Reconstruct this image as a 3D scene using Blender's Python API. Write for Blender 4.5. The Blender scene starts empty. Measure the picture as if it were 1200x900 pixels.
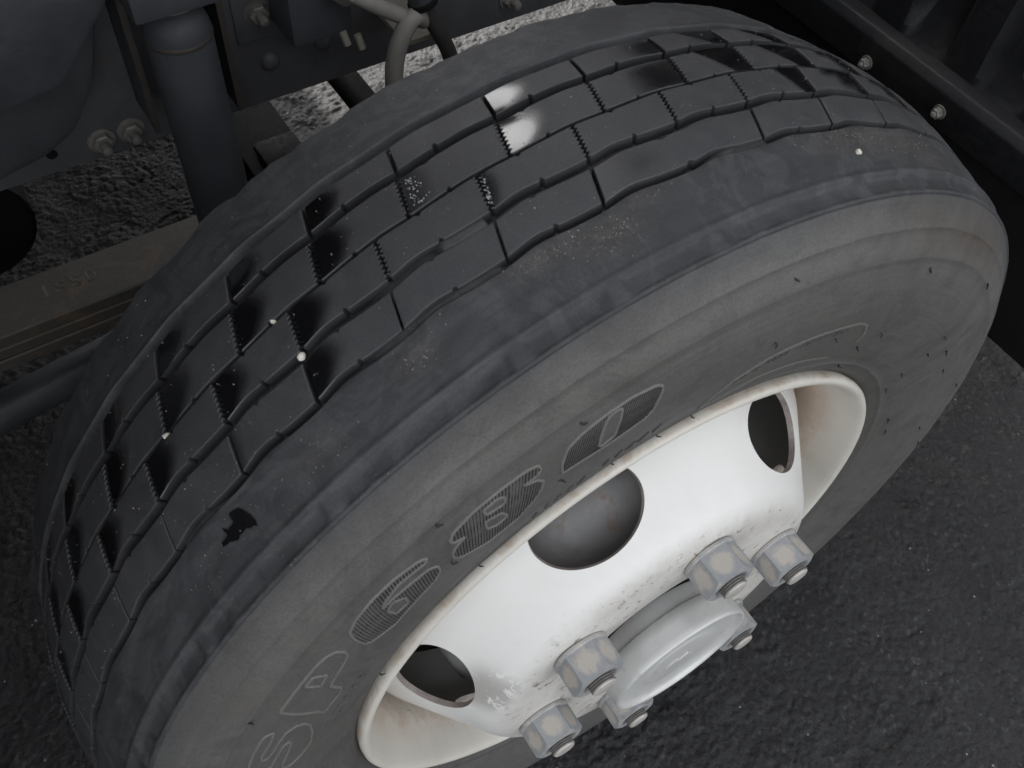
import bpy, bmesh, math, random
import numpy as np
from mathutils import Vector, Matrix
random.seed(7); RNG = np.random.default_rng(11)
R = math.radians
SC = bpy.context.scene
COL = SC.collection

# ------------------------------------------------------------------ camera
cam_d = bpy.data.cameras.new('camera'); cam = bpy.data.objects.new('camera', cam_d); COL.objects.link(cam)
RW = np.array([[0.8447, -0.5324, 0.0453], [-0.4106, -0.7021, -0.5819], [0.3417, 0.4729, -0.8120]])
u_, _, v_ = np.linalg.svd(RW); RW = u_ @ v_
cam.matrix_world = Matrix([[RW[0][i], -RW[1][i], -RW[2][i], (-0.2794, -0.2087, 1.1201)[i]] for i in range(3)] + [[0, 0, 0, 1]])
cam_d.sensor_fit = 'HORIZONTAL'; cam_d.sensor_width = 36.0; cam_d.lens = 36.0 * 1159.87 / 1200.0
cam_d.clip_start = 0.02; cam_d.clip_end = 1000
cam_d.dof.use_dof = True; cam_d.dof.focus_distance = 0.80; cam_d.dof.aperture_fstop = 22.0
SC.camera = cam

# ------------------------------------------------------------------ world, sun, exposure
TO_SUN = Vector((-0.15, 0.72, 0.68)).normalized()
W = bpy.data.worlds.new('World'); SC.world = W; W.use_nodes = True
wn = W.node_tree.nodes; wl = W.node_tree.links; wn.clear()
sky = wn.new('ShaderNodeTexSky'); sky.sky_type = 'NISHITA'; sky.sun_disc = False
sky.sun_elevation = math.asin(TO_SUN.z); sky.sun_rotation = math.atan2(TO_SUN.x, TO_SUN.y)
sky.air_density = 1.0; sky.dust_density = 4.0; sky.ozone_density = 1.0
hs = wn.new('ShaderNodeHueSaturation'); hs.inputs['Saturation'].default_value = 0.14
bg = wn.new('ShaderNodeBackground'); bg.inputs['Strength'].default_value = 0.12
wo = wn.new('ShaderNodeOutputWorld')
wl.new(sky.outputs[0], hs.inputs['Color']); wl.new(hs.outputs[0], bg.inputs['Color']); wl.new(bg.outputs[0], wo.inputs['Surface'])
sun_d = bpy.data.lights.new('sun', 'SUN'); sun_d.energy = 2.0; sun_d.angle = R(3); sun_d.color = (1.0, 0.96, 0.9)
sun = bpy.data.objects.new('sun', sun_d); COL.objects.link(sun)
sun.rotation_euler = TO_SUN.to_track_quat('Z', 'Y').to_euler()
SC.view_settings.view_transform = 'Standard'; SC.view_settings.look = 'None'
SC.view_settings.exposure = 2.1; SC.view_settings.gamma = 1.0
SC.view_settings.use_curve_mapping = False

# ------------------------------------------------------------------ material helpers
class NT:
    def __init__(s, name):
        s.m = bpy.data.materials.new(name); s.m.use_nodes = True
        s.t = s.m.node_tree; s.n = s.t.nodes; s.l = s.t.links
        s.b = s.n['Principled BSDF']; s.out = s.n['Material Output']
        s.tc = s.n.new('ShaderNodeTexCoord')
    def link(s, a, b): s.l.new(a, b); return s
    def noise(s, scale, detail=4, rough=0.6, vec=None, dist=0.0):
        n = s.n.new('ShaderNodeTexNoise'); n.inputs['Scale'].default_value = scale
        n.inputs['Detail'].default_value = detail; n.inputs['Roughness'].default_value = rough
        n.inputs['Distortion'].default_value = dist
        s.l.new(vec or s.tc.outputs['Object'], n.inputs['Vector']); return n.outputs['Fac']
    def voro(s, scale, feature='F1', out='Distance', vec=None):
        n = s.n.new('ShaderNodeTexVoronoi'); n.feature = feature; n.inputs['Scale'].default_value = scale
        s.l.new(vec or s.tc.outputs['Object'], n.inputs['Vector']); return n.outputs[out]
    def ramp(s, fac, stops):
        n = s.n.new('ShaderNodeValToRGB'); e = n.color_ramp.elements
        while len(e) < len(stops): e.new(0.5)
        for k, (p, c) in enumerate(stops):
            e[k].position = p
            e[k].color = (c, c, c, 1) if not isinstance(c, tuple) else (*c, 1)
        s.l.new(fac, n.inputs['Fac']); return n.outputs['Color']
    def mix(s, fac, a, b, mode='MIX'):
        n = s.n.new('ShaderNodeMix'); n.data_type = 'RGBA'; n.blend_type = mode
        for val, k in ((fac, 0), (a, 6), (b, 7)):
            if isinstance(val, (int, float)) and k == 0: n.inputs[0].default_value = val
            elif isinstance(val, tuple): n.inputs[k].default_value = (*val, 1)
            elif isinstance(val, (int, float)): n.inputs[k].default_value = (val, val, val, 1)
            else: s.l.new(val, n.inputs[k])
        return n.outputs[2]
    def math(s, op, a, b=0.0, clamp=False):
        n = s.n.new('ShaderNodeMath'); n.operation = op; n.use_clamp = clamp
        for k, val in enumerate((a, b)):
            if isinstance(val, (int, float)): n.inputs[k].default_value = val
            else: s.l.new(val, n.inputs[k])
        return n.outputs[0]
    def attr(s, name):
        n = s.n.new('ShaderNodeAttribute'); n.attribute_name = name; return n.outputs['Fac']
    def scaled(s, sx, sy, sz, coord='Object'):
        n = s.n.new('ShaderNodeMapping'); n.inputs['Scale'].default_value = (sx, sy, sz)
        s.l.new(s.tc.outputs[coord], n.inputs['Vector']); return n.outputs[0]
    def set(s, **k):
        for key, val in k.items():
            i = s.b.inputs[key.replace('_', ' ')]
            if isinstance(val, (int, float)): i.default_value = val
            elif isinstance(val, tuple): i.default_value = (*val, 1)
            else: s.l.new(val, i)
        return s
    def bump(s, h, strength=0.3, dist=0.001, chain=None):
        n = s.n.new('ShaderNodeBump'); n.inputs['Strength'].default_value = strength
        n.inputs['Distance'].default_value = dist; s.l.new(h, n.inputs['Height'])
        if chain is not None: s.l.new(chain, n.inputs['Normal'])
        s.l.new(n.outputs[0], s.b.inputs['Normal']); return n.outputs[0]

def rubber(name, dark, light, warm, wet=True, dust=0.5):
    m = NT(name)
    geo = m.n.new('ShaderNodeNewGeometry').outputs['Position']
    big = m.noise(14, 5, 0.62, geo, 0.6); mid = m.noise(70, 5, 0.65, geo); fine = m.noise(700, 3, 0.6, geo)
    streak = m.noise(38, 4, 0.7, geo, 1.5)
    c = m.mix(m.ramp(big, [(0.3, 0.0), (0.72, 1.0)]), dark, light)
    c = m.mix(m.math('MULTIPLY', m.ramp(mid, [(0.42, 0.0), (0.75, 1.0)]), 0.45), c, warm)
    c = m.mix(m.math('MULTIPLY', m.ramp(fine, [(0.35, 1.0), (0.6, 0.0)]), 0.30), c, tuple(x * 0.45 for x in dark))
    scuff = m.ramp(streak, [(0.60, 0.0), (0.70, 1.0)])
    c = m.mix(m.math('MULTIPLY', scuff, 0.22 * dust * 2), c, tuple(x * 1.5 for x in light))
    # pin-point dust and sand caught in the rubber
    v = m.voro(260, 'F1', 'Distance', geo); gate = m.noise(26, 3, 0.6, geo)
    speck = m.math('MULTIPLY', m.ramp(v, [(0.07, 1.0), (0.16, 0.0)]), m.ramp(gate, [(0.55, 0.0), (0.72, 1.0)]))
    c = m.mix(m.math('MULTIPLY', speck, 0.55 * dust), c, (0.30, 0.28, 0.25))
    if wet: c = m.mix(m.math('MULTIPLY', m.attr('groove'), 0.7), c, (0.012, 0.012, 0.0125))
    rough = m.ramp(mid, [(0.3, 0.52), (0.75, 0.72)])
    if wet:
        w = m.attr('wet')
        c = m.mix(m.math('MULTIPLY', w, 0.93), c, (0.004, 0.004, 0.0045))
        rough = m.mix(w, rough, 0.09)
        m.l.new(m.math('ADD', 0.5, m.math('MULTIPLY', w, 0.3)), m.b.inputs['Specular IOR Level'])
    m.set(Base_Color=c, Roughness=rough)
    h = m.math('ADD', m.math('MULTIPLY', fine, 0.5), mid)
    if wet: h = m.math('MULTIPLY', h, m.math('SUBTRACT', 1.0, m.math('MULTIPLY', w, 0.97)))
    m.bump(h, 0.35, 0.0006)
    return m.m

M = {}
M['tread'] = rubber('tread_rubber', (0.038, 0.0385, 0.041), (0.062, 0.0625, 0.066), (0.076, 0.074, 0.071))
M['wall'] = rubber('sidewall_rubber', (0.086, 0.083, 0.078), (0.116, 0.111, 0.104), (0.120, 0.114, 0.106), False, 0.5)

def carcass_mat():
    # tread rubber above the shoulder ridge, dusty sidewall rubber below; a mud stain by the ridge
    m = NT('tyre_rubber')
    geo = m.n.new('ShaderNodeNewGeometry').outputs['Position']
    sw = m.attr('sidewall'); stain = m.attr('mud'); wet = m.attr('wet'); gv = m.attr('groove')
    big = m.noise(13, 6, 0.64, geo, 0.8); mid = m.noise(75, 5, 0.65, geo); fine = m.noise(800, 3, 0.6, geo)
    patch = m.noise(22, 6, 0.7, geo, 2.2)
    t = m.mix(m.ramp(big, [(0.3, 0.0), (0.7, 1.0)]), (0.033, 0.034, 0.0365), (0.054, 0.055, 0.0585))
    t = m.mix(m.math('MULTIPLY', m.ramp(patch, [(0.49, 0.0), (0.54, 1.0)]), 0.42), t, (0.083, 0.084, 0.087))
    circ_ = m.n.new('ShaderNodeTexNoise'); ccx = m.n.new('ShaderNodeCombineXYZ'); axz = m.n.new('ShaderNodeSeparateXYZ'); m.l.new(geo, axz.inputs[0]); m.l.new(m.math('MULTIPLY', axz.outputs[1], 300.0), ccx.inputs[0]); m.l.new(m.math('MULTIPLY', m.attr('turn'), 9.0), ccx.inputs[1]); m.l.new(ccx.outputs[0], circ_.inputs['Vector']); circ_.inputs['Scale'].default_value = 1.0; circ_.inputs['Detail'].default_value = 6; circ_.inputs['Roughness'].default_value = 0.7
    t = m.mix(m.math('MULTIPLY', m.ramp(circ_.outputs['Fac'], [(0.52, 0.0), (0.62, 1.0)]), 0.35), t, (0.026, 0.0265, 0.029))
    t = m.mix(m.math('MULTIPLY', m.ramp(patch, [(0.28, 1.0), (0.42, 0.0)]), 0.30), t, (0.022, 0.023, 0.026))
    s = m.mix(m.ramp(big, [(0.3, 0.0), (0.7, 1.0)]), (0.086, 0.084, 0.081), (0.116, 0.113, 0.108))
    # concentric dust lines
    lines = m.n.new('ShaderNodeTexNoise'); lines.noise_dimensions = '2D'
    cx = m.n.new('ShaderNodeCombineXYZ'); m.l.new(m.math('MULTIPLY', m.attr('radius'), 420.0), cx.inputs[0]); m.l.new(m.math('MULTIPLY', m.attr('turn'), 2.2), cx.inputs[1])
    m.l.new(cx.outputs[0], lines.inputs['Vector']); lines.inputs['Scale'].default_value = 1.0; lines.inputs['Detail'].default_value = 5
    s = m.mix(m.math('MULTIPLY', m.ramp(lines.outputs['Fac'], [(0.35, 0.0), (0.65, 1.0)]), 0.45), s, (0.135, 0.129, 0.121))
    rad_ = m.attr('radius')
    s = m.mix(m.math('MULTIPLY', m.math('MULTIPLY', m.ramp(m.math('MULTIPLY', m.math('SUBTRACT', rad_, 0.30), 10.0), [(0.44, 0.0), (0.47, 1.0), (0.66, 0.9), (0.74, 0.0)]), 0.40), m.ramp(big, [(0.2, 0.3), (0.6, 1.0)])), s, (0.160, 0.153, 0.143))
    brown = m.noise(6, 6, 0.72, geo, 1.5)
    s = m.mix(m.math('MULTIPLY', m.ramp(brown, [(0.46, 0.0), (0.64, 1.0)]), 0.35), s, (0.092, 0.081, 0.070))
    darkp = m.noise(10, 6, 0.7, geo, 2.0)
    s = m.mix(m.math('MULTIPLY', m.ramp(darkp, [(0.50, 0.0), (0.60, 1.0)]), 0.5), s, (0.068, 0.065, 0.061))
    s = m.mix(m.math('MULTIPLY', m.ramp(m.math('MULTIPLY', m.math('SUBTRACT', rad_, 0.23), 20.0), [(0.25, 1.0), (0.55, 0.0)]), 0.35), s, (0.075, 0.071, 0.066))
    crack = m.n.new('ShaderNodeTexVoronoi'); crack.feature = 'DISTANCE_TO_EDGE'; crack.inputs['Scale'].default_value = 42
    cw = m.n.new('ShaderNodeVectorMath'); cw.operation = 'ADD'; cn = m.n.new('ShaderNodeTexNoise'); cn.inputs['Scale'].default_value = 30; m.l.new(geo, cn.inputs['Vector'])
    csc = m.n.new('ShaderNodeVectorMath'); csc.operation = 'SCALE'; csc.inputs['Scale'].default_value = 0.03; m.l.new(cn.outputs['Color'], csc.inputs[0]); m.l.new(geo, cw.inputs[0]); m.l.new(csc.outputs[0], cw.inputs[1]); m.l.new(cw.outputs[0], crack.inputs['Vector'])
    s = m.mix(m.math('MULTIPLY', m.math('MULTIPLY', m.ramp(crack.outputs['Distance'], [(0.0, 1.0), (0.03, 0.0)]), m.ramp(m.noise(9, 3, 0.6, geo), [(0.56, 0.0), (0.66, 1.0)])), 0.55), s, (0.045, 0.042, 0.040))
    s = m.mix(m.math('MULTIPLY', m.ramp(mid, [(0.5, 0.0), (0.75, 1.0)]), 0.35), s, (0.088, 0.084, 0.078))
    # old grey scrub marks near the ridge
    edge = m.attr('scrub')
    s = m.mix(m.math('MULTIPLY', edge, m.ramp(patch, [(0.38, 0.0), (0.55, 1.0)])), s, (0.060, 0.060, 0.063))
    c = m.mix(sw, t, s)
    c = m.mix(m.math('MULTIPLY', m.ramp(fine, [(0.35, 1.0), (0.6, 0.0)]), 0.28), c, (0.015, 0.015, 0.016))
    v = m.voro(300, 'F1', 'Distance', geo); gate = m.noise(24, 3, 0.6, geo)
    speck = m.math('MULTIPLY', m.ramp(v, [(0.07, 1.0), (0.17, 0.0)]), m.ramp(gate, [(0.52, 0.0), (0.70, 1.0)]))
    c = m.mix(m.math('MULTIPLY', speck, m.math('SUBTRACT', 0.45, m.math('MULTIPLY', sw, 0.4))), c, (0.30, 0.27, 0.24))
    gritty = m.math('MULTIPLY', m.attr('grit'), m.ramp(m.noise(420, 4, 0.7, geo), [(0.45, 0.0), (0.62, 1.0)]))
    c = m.mix(m.math('MULTIPLY', gritty, 0.35), c, (0.17, 0.135, 0.10))
    c = m.mix(m.math('MULTIPLY', stain, m.ramp(m.noise(60, 5, 0.7, geo, 1.0), [(0.25, 0.35), (0.7, 1.0)])), c, (0.056, 0.043, 0.032))
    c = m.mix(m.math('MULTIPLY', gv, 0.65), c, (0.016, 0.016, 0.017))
    c = m.mix(m.math('MULTIPLY', wet, 0.95), c, (0.003, 0.003, 0.0035))
    rough = m.mix(wet, m.ramp(mid, [(0.3, 0.55), (0.75, 0.74)]), 0.30)
    m.set(Base_Color=c, Roughness=rough, Specular_IOR_Level=0.5)
    m.bump(m.math('ADD', m.math('MULTIPLY', fine, 0.5), mid), 0.35, 0.0006)
    return m.m
M['tyre'] = carcass_mat()

def simple(name, a, b, scale, rough=(0.4, 0.6), metal=0.0, bump=0.15, bscale=200, rust=None, rust_amt=(0.6, 0.75), rust_scale=30):
    m = NT(name); geo = m.n.new('ShaderNodeNewGeometry').outputs['Position']
    n = m.noise(scale, 5, 0.62, geo, 0.4); f = m.noise(bscale, 4, 0.6, geo)
    c = m.mix(m.ramp(n, [(0.3, 0.0), (0.7, 1.0)]), a, b)
    if rust:
        rn = m.noise(rust_scale, 6, 0.7, geo, 0.8)
        c = m.mix(m.ramp(rn, [(rust_amt[0], 0.0), (rust_amt[1], 1.0)]), c, rust)
    m.set(Base_Color=c, Roughness=m.ramp(f, [(0.3, rough[0]), (0.7, rough[1])]), Metallic=metal)
    m.bump(f, bump, 0.0008); return m.m

def white_paint(name, rusty, tint):
    m = NT(name); geo = m.n.new('ShaderNodeNewGeometry').outputs['Position']
    big = m.noise(9, 5, 0.6, geo, 0.5); f = m.noise(160, 5, 0.65, geo)
    c = m.mix(m.ramp(big, [(0.35, 0.0), (0.7, 1.0)]), tint[0], tint[1])
    dirt = m.attr('dirt'); d1 = m.noise(42, 6, 0.72, geo, 1.2)
    c = m.mix(m.math('MULTIPLY', dirt, m.ramp(d1, [(0.36, 0.1), (0.66, 0.75)])), c, (0.48, 0.44, 0.38))
    c = m.mix(m.math('MULTIPLY', dirt, 0.45), c, (0.56, 0.535, 0.49))
    d2 = m.noise(110, 6, 0.75, geo, 0.6)
    c = m.mix(m.math('MULTIPLY', dirt, m.ramp(d2, [(0.585, 0.0), (0.63, 1.0)])), c, (0.20, 0.155, 0.12))
    sc_ = m.noise(16, 7, 0.75, geo, 2.5)
    c = m.mix(m.math('MULTIPLY', m.attr('streak'), m.ramp(sc_, [(0.45, 0.0), (0.48, 1.0)])), c, (0.44, 0.43, 0.405))
    c = m.mix(m.math('MULTIPLY', m.ramp(f, [(0.62, 0.0), (0.75, 1.0)]), 0.18), c, (0.50, 0.46, 0.40))
    rn = m.noise(34, 7, 0.75, geo, 1.0)
    if rusty:
        c = m.mix(m.math('MULTIPLY', m.attr('rust'), m.ramp(rn, [(0.40, 0.0), (0.70, 0.8)])), c, (0.36, 0.25, 0.16))
        c = m.mix(m.attr('barrel_shade'), c, (0.035, 0.033, 0.031))  # shade of the gap round the brake drum, painted into the deep barrel
        stainy = m.noise(11, 4, 0.6, geo, 0.5)
        c = m.mix(m.math('MULTIPLY', m.ramp(stainy, [(0.34, 0.0), (0.62, 1.0)]), m.math('MULTIPLY', m.attr('dirt'), 1.7)), c, (0.42, 0.31, 0.23))
    m.set(Base_Color=c, Roughness=m.ramp(f, [(0.3, 0.30), (0.7, 0.48)]), Specular_IOR_Level=0.5)
    m.bump(f, 0.06, 0.0006); return m.m
M['disc'] = white_paint('wheel_disc_paint', False, ((0.76, 0.75, 0.72), (0.82, 0.815, 0.795)))
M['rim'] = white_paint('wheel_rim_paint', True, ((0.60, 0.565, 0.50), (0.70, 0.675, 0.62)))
M['edge'] = simple('hole_edge_rust', (0.24, 0.20, 0.18), (0.48, 0.44, 0.41), 60, (0.5, 0.8))

def nut_mat():
    m = NT('lug_nut_galvanised'); geo = m.n.new('ShaderNodeNewGeometry').outputs['Position']
    e = m.attr('flat'); n = m.noise(90, 6, 0.7, geo, 0.8); k = m.math('ADD', e, m.math('MULTIPLY', m.math('SUBTRACT', n, 0.5), 1.7))
    c = m.mix(m.ramp(k, [(0.18, 0.0), (0.58, 1.0)]), (0.33, 0.34, 0.35), (0.50, 0.465, 0.42))
    c = m.mix(m.math('MULTIPLY', m.ramp(m.noise(230, 5, 0.7, geo), [(0.58, 0.0), (0.72, 1.0)]), 0.5), c, (0.20, 0.17, 0.14))
    m.set(Base_Color=c, Roughness=m.ramp(n, [(0.3, 0.42), (0.7, 0.7)]), Metallic=0.15)
    m.bump(n, 0.25, 0.0006); return m.m
M['nut'] = nut_mat()
M['stud'] = simple('stud_steel', (0.42, 0.40, 0.37), (0.60, 0.57, 0.52), 140, (0.4, 0.6), 0.2)
M['thread'] = simple('stud_thread_shade', (0.16, 0.15, 0.14), (0.26, 0.25, 0.235), 200, (0.4, 0.6), 0.3)  # darker steel: shade between the threads put into the colour
M['cap'] = simple('hub_cap_alloy', (0.56, 0.55, 0.53), (0.66, 0.67, 0.66), 24, (0.32, 0.5), 0.25, 0.08, 260, (0.42, 0.36, 0.30), (0.60, 0.82), 60)
M['hub'] = simple('hub_cast_iron', (0.035, 0.033, 0.030), (0.07, 0.066, 0.06), 60, (0.55, 0.8), 0.0, 0.3, 300, (0.13, 0.075, 0.045), (0.62, 0.75), 90)
M['drum'] = simple('brake_drum_iron', (0.22, 0.218, 0.216), (0.32, 0.318, 0.314), 24, (0.5, 0.75), 0.0, 0.25, 300, (0.26, 0.20, 0.17), (0.52, 0.66), 45)
M['black'] = simple('chassis_black_paint', (0.034, 0.036, 0.040), (0.060, 0.063, 0.068), 20, (0.35, 0.6), 0.0, 0.2, 300, (0.075, 0.065, 0.055), (0.62, 0.85), 12)
M['blackdeep'] = simple('dark_underbody', (0.006, 0.006, 0.0065), (0.012, 0.012, 0.0125), 8, (0.6, 0.85))
M['blackdeep'].node_tree.nodes['Principled BSDF'].inputs['Specular IOR Level'].default_value = 0.12
M['rail'] = simple('dusty_rail_paint', (0.075, 0.077, 0.082), (0.115, 0.117, 0.122), 20, (0.5, 0.7), 0.0, 0.2, 300, (0.10, 0.085, 0.07), (0.58, 0.8), 12)
M['shock'] = simple('shock_paint', (0.036, 0.040, 0.046), (0.056, 0.061, 0.068), 26, (0.6, 0.8), 0.0, 0.15, 240, (0.10, 0.08, 0.065), (0.66, 0.8), 40)
M['rustline'] = simple('rusty_edge', (0.034, 0.031, 0.028), (0.056, 0.048, 0.040), 60, (0.6, 0.85))
M['leaf'] = simple('leaf_spring_steel', (0.078, 0.063, 0.047), (0.050, 0.048, 0.046), 18, (0.5, 0.75), 0.0, 0.3, 260, (0.13, 0.085, 0.05), (0.55, 0.75), 20)
M['bolt'] = simple('zinc_bolt', (0.17, 0.162, 0.148), (0.30, 0.285, 0.26), 120, (0.4, 0.65), 0.3, 0.2, 300)
M['hose'] = simple('grey_hose_rubber', (0.22, 0.21, 0.19), (0.29, 0.275, 0.25), 40, (0.5, 0.7))
M['hosedark'] = simple('dark_hose_rubber', (0.030, 0.028, 0.026), (0.05, 0.046, 0.042), 40, (0.5, 0.7))
M['brass'] = simple('fitting_metal', (0.32, 0.29, 0.24), (0.45, 0.42, 0.36), 60, (0.3, 0.5), 0.4)
M['mud'] = simple('mudguard_plastic', (0.005, 0.005, 0.006), (0.011, 0.0115, 0.013), 10, (0.45, 0.7), 0.0, 0.15, 200, (0.030, 0.029, 0.027), (0.6, 0.85), 9)
M['stone'] = simple('pale_stone', (0.62, 0.56, 0.48), (0.78, 0.74, 0.68), 300, (0.6, 0.9), 0.0, 0.3, 600)
M['print'] = simple('faint_paint_marks', (0.11, 0.105, 0.095), (0.15, 0.145, 0.13), 300, (0.6, 0.9))

def asphalt():
    m = NT('asphalt'); geo = m.n.new('ShaderNodeNewGeometry').outputs['Position']
    v = m.voro(230, 'F1', 'Color', geo); n = m.noise(5, 5, 0.6, geo); f = m.noise(500, 3, 0.6, geo)
    sep = m.n.new('ShaderNodeSeparateColor'); m.l.new(v, sep.inputs[0])
    c = m.mix(m.ramp(sep.outputs[0], [(0.0, 0.0), (1.0, 1.0)]), (0.020, 0.020, 0.0215), (0.037, 0.0365, 0.037))
    c = m.mix(m.ramp(n, [(0.35, 0.0), (0.7, 0.6)]), c, (0.023, 0.023, 0.0245))
    c = m.mix(m.ramp(sep.outputs[1], [(0.95, 0.0), (0.97, 0.5)]), c, (0.08, 0.077, 0.072))
    v2 = m.voro(170, 'F1', 'Color', geo); s2 = m.n.new('ShaderNodeSeparateColor'); m.l.new(v2, s2.inputs[0]); d2 = m.voro(170, 'F1', 'Distance', geo)
    c = m.mix(m.math('MULTIPLY', m.ramp(s2.outputs[2], [(0.993, 0.0), (0.996, 1.0)]), m.ramp(d2, [(0.18, 1.0), (0.26, 0.0)])), c, (0.26, 0.25, 0.23))
    m.set(Base_Color=c, Roughness=m.ramp(f, [(0.3, 0.6), (0.7, 0.85)]), Specular_IOR_Level=0.35)
    m.bump(m.math('ADD', f, m.voro(330, 'F1', 'Distance', geo)), 0.6, 0.0012); return m.m
M['asphalt'] = asphalt()

# ------------------------------------------------------------------ object helpers
ORIG = {}
def link(name, me, parent=None, origin=None):
    o = bpy.data.objects.new(name, me); COL.objects.link(o)
    og = np.array(origin if origin is not None else (0, 0, 0), float)
    ORIG[o.name] = og
    if parent is not None:
        o.parent = parent; o.location = og - ORIG[parent.name]
    else: o.location = og
    return o
def empty(name, loc, label, cat, group=None):
    o = link(name, None, None, loc); o['label'] = label; o['category'] = cat
    if group: o['group'] = group
    return o
def tag(o, label, cat, group=None, kind=None):
    o['label'] = label; o['category'] = cat
    if group: o['group'] = group
    if kind: o['kind'] = kind
    return o
def mesh(name, V, F, mats, parent=None, sharp=35, midx=None, attrs=None, base=False):
    V = np.asarray(V, float)
    lo, hi = V.min(0), V.max(0); og = (lo + hi) / 2
    if base: og[2] = lo[2]
    me = bpy.data.meshes.new(name); me.from_pydata((V - og).tolist(), [], F if isinstance(F, list) else F.tolist())
    for m in (mats if isinstance(mats, (list, tuple)) else [mats]): me.materials.append(m)
    if midx is not None: me.polygons.foreach_set('material_index', np.asarray(midx, np.int32))
    if attrs:
        for k, a in attrs.items():
            at = me.attributes.new(k, 'FLOAT', 'POINT'); at.data.foreach_set('value', np.asarray(a, np.float32))
    me.update()
    me.polygons.foreach_set('use_smooth', np.ones(len(me.polygons), bool))
    if sharp < 180: me.set_sharp_from_angle(angle=R(sharp))
    return link(name, me, parent, og)
def grid_faces(n, m, wrap_n=False, wrap_m=False):
    a = np.arange(n * m).reshape(n, m)
    if wrap_n: a = np.vstack([a, a[:1]])
    if wrap_m: a = np.hstack([a, a[:, :1]])
    return np.stack([a[:-1, :-1], a[1:, :-1], a[1:, 1:], a[:-1, 1:]], -1).reshape(-1, 4)
class MB:
    """collects shapes, builds ONE mesh object"""
    def __init__(s): s.V = []; s.F = []; s.I = []
    def add(s, V, F, mi=0):
        b = len(s.V); s.V += [tuple(v) for v in V]; s.F += [tuple(int(b + i) for i in f) for f in F]; s.I += [mi] * len(F); return s
    def box(s, x0, x1, y0, y1, z0, z1, bev=0.0, mi=0, mat=None):
        bm = bmesh.new(); bmesh.ops.create_cube(bm, size=1.0)
        for v in bm.verts: v.co = Vector(((x0 + x1) / 2 + v.co.x * (x1 - x0), (y0 + y1) / 2 + v.co.y * (y1 - y0), (z0 + z1) / 2 + v.co.z * (z1 - z0)))
        if bev: bmesh.ops.bevel(bm, geom=list(bm.edges), offset=bev, segments=2, affect='EDGES', profile=0.5)
        if mat is not None: bm.transform(mat)
        bm.verts.index_update()
        s.add([v.co[:] for v in bm.verts], [[v.index for v in f.verts] for f in bm.faces], mi); bm.free(); return s
    def prism(s, poly, axis, a0, a1, bev=0.0, mi=0):
        """poly of 2-D points extruded along axis ('y': poly is x,z)"""
        bm = bmesh.new()
        mk = {'y': lambda p, a: (p[0], a, p[1]), 'x': lambda p, a: (a, p[0], p[1]), 'z': lambda p, a: (p[0], p[1], a)}[axis]
        A = [bm.verts.new(mk(p, a0)) for p in poly]; B = [bm.verts.new(mk(p, a1)) for p in poly]
        bm.faces.new(A); bm.faces.new(B[::-1]); n = len(poly)
        for i in range(n): bm.faces.new((A[i], B[i], B[(i + 1) % n], A[(i + 1) % n]))
        bmesh.ops.recalc_face_normals(bm, faces=bm.faces)
        if bev: bmesh.ops.bevel(bm, geom=list(bm.edges), offset=bev, segments=2, affect='EDGES', profile=0.5)
        bm.verts.index_update()
        s.add([v.co[:] for v in bm.verts], [[v.index for v in f.verts] for f in bm.faces], mi); bm.free(); return s
    def lathe(s, prof, org, axis, n=24, mi=0, closed=False):
        """prof: (radius, height along axis)"""
        ax = Vector(axis).normalized(); q = ax.to_track_quat('Z', 'Y').to_matrix(); org = Vector(org); V = []
        for i in range(n):
            a = 2 * math.pi * i / n
            for r, h in prof: V.append(org + q @ Vector((r * math.cos(a), r * math.sin(a), h)))
        s.add(V, grid_faces(n, len(prof), True, closed), mi); return s
    def tube(s, pts, rad, n=12, mi=0, cap=True):
        P = [Vector(p) for p in pts]; V = []; rad = rad if isinstance(rad, (list, tuple)) else [rad] * len(P); up = None
        for i, p in enumerate(P):
            t = (P[min(i + 1, len(P) - 1)] - P[max(i - 1, 0)]).normalized()
            if up is None: up = t.orthogonal().normalized()
            up = (up - t * up.dot(t)).normalized(); bi = t.cross(up)
            for k in range(n):
                a = 2 * math.pi * k / n; V.append(p + (up * math.cos(a) + bi * math.sin(a)) * rad[i])
        F = [list(f) for f in grid_faces(len(P), n, False, True)]
        if cap: F += [list(range(n))[::-1], [(len(P) - 1) * n + k for k in range(n)]]
        s.add(V, F, mi); return s
    def build(s, name, mats, parent=None, sharp=35):
        return mesh(name, s.V, s.F, mats, parent, sharp, s.I)
def bez(pts, n=8):
    """Catmull-Rom through pts"""
    P = [Vector(p) for p in pts]; P = [P[0] * 2 - P[1]] + P + [P[-1] * 2 - P[-2]]; out = []
    for i in range(1, len(P) - 2):
        for k in range(n):
            t = k / n; a, b, c, d = P[i - 1:i + 3]
            out.append(0.5 * ((2 * b) + (c - a) * t + (2 * a - 5 * b + 4 * c - d) * t * t + (3 * b - a - 3 * c + d) * t ** 3))
    return out + [P[-2]]

# ------------------------------------------------------------------ wheel coordinates: th degrees from straight up towards +X, r, z outwards (= -Y)
ZC = 0.392
def wp(th, r, z):
    t = np.radians(th); return np.stack(np.broadcast_arrays(r * np.sin(t), -np.asarray(z, float), ZC + r * np.cos(t)), -1)

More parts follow.
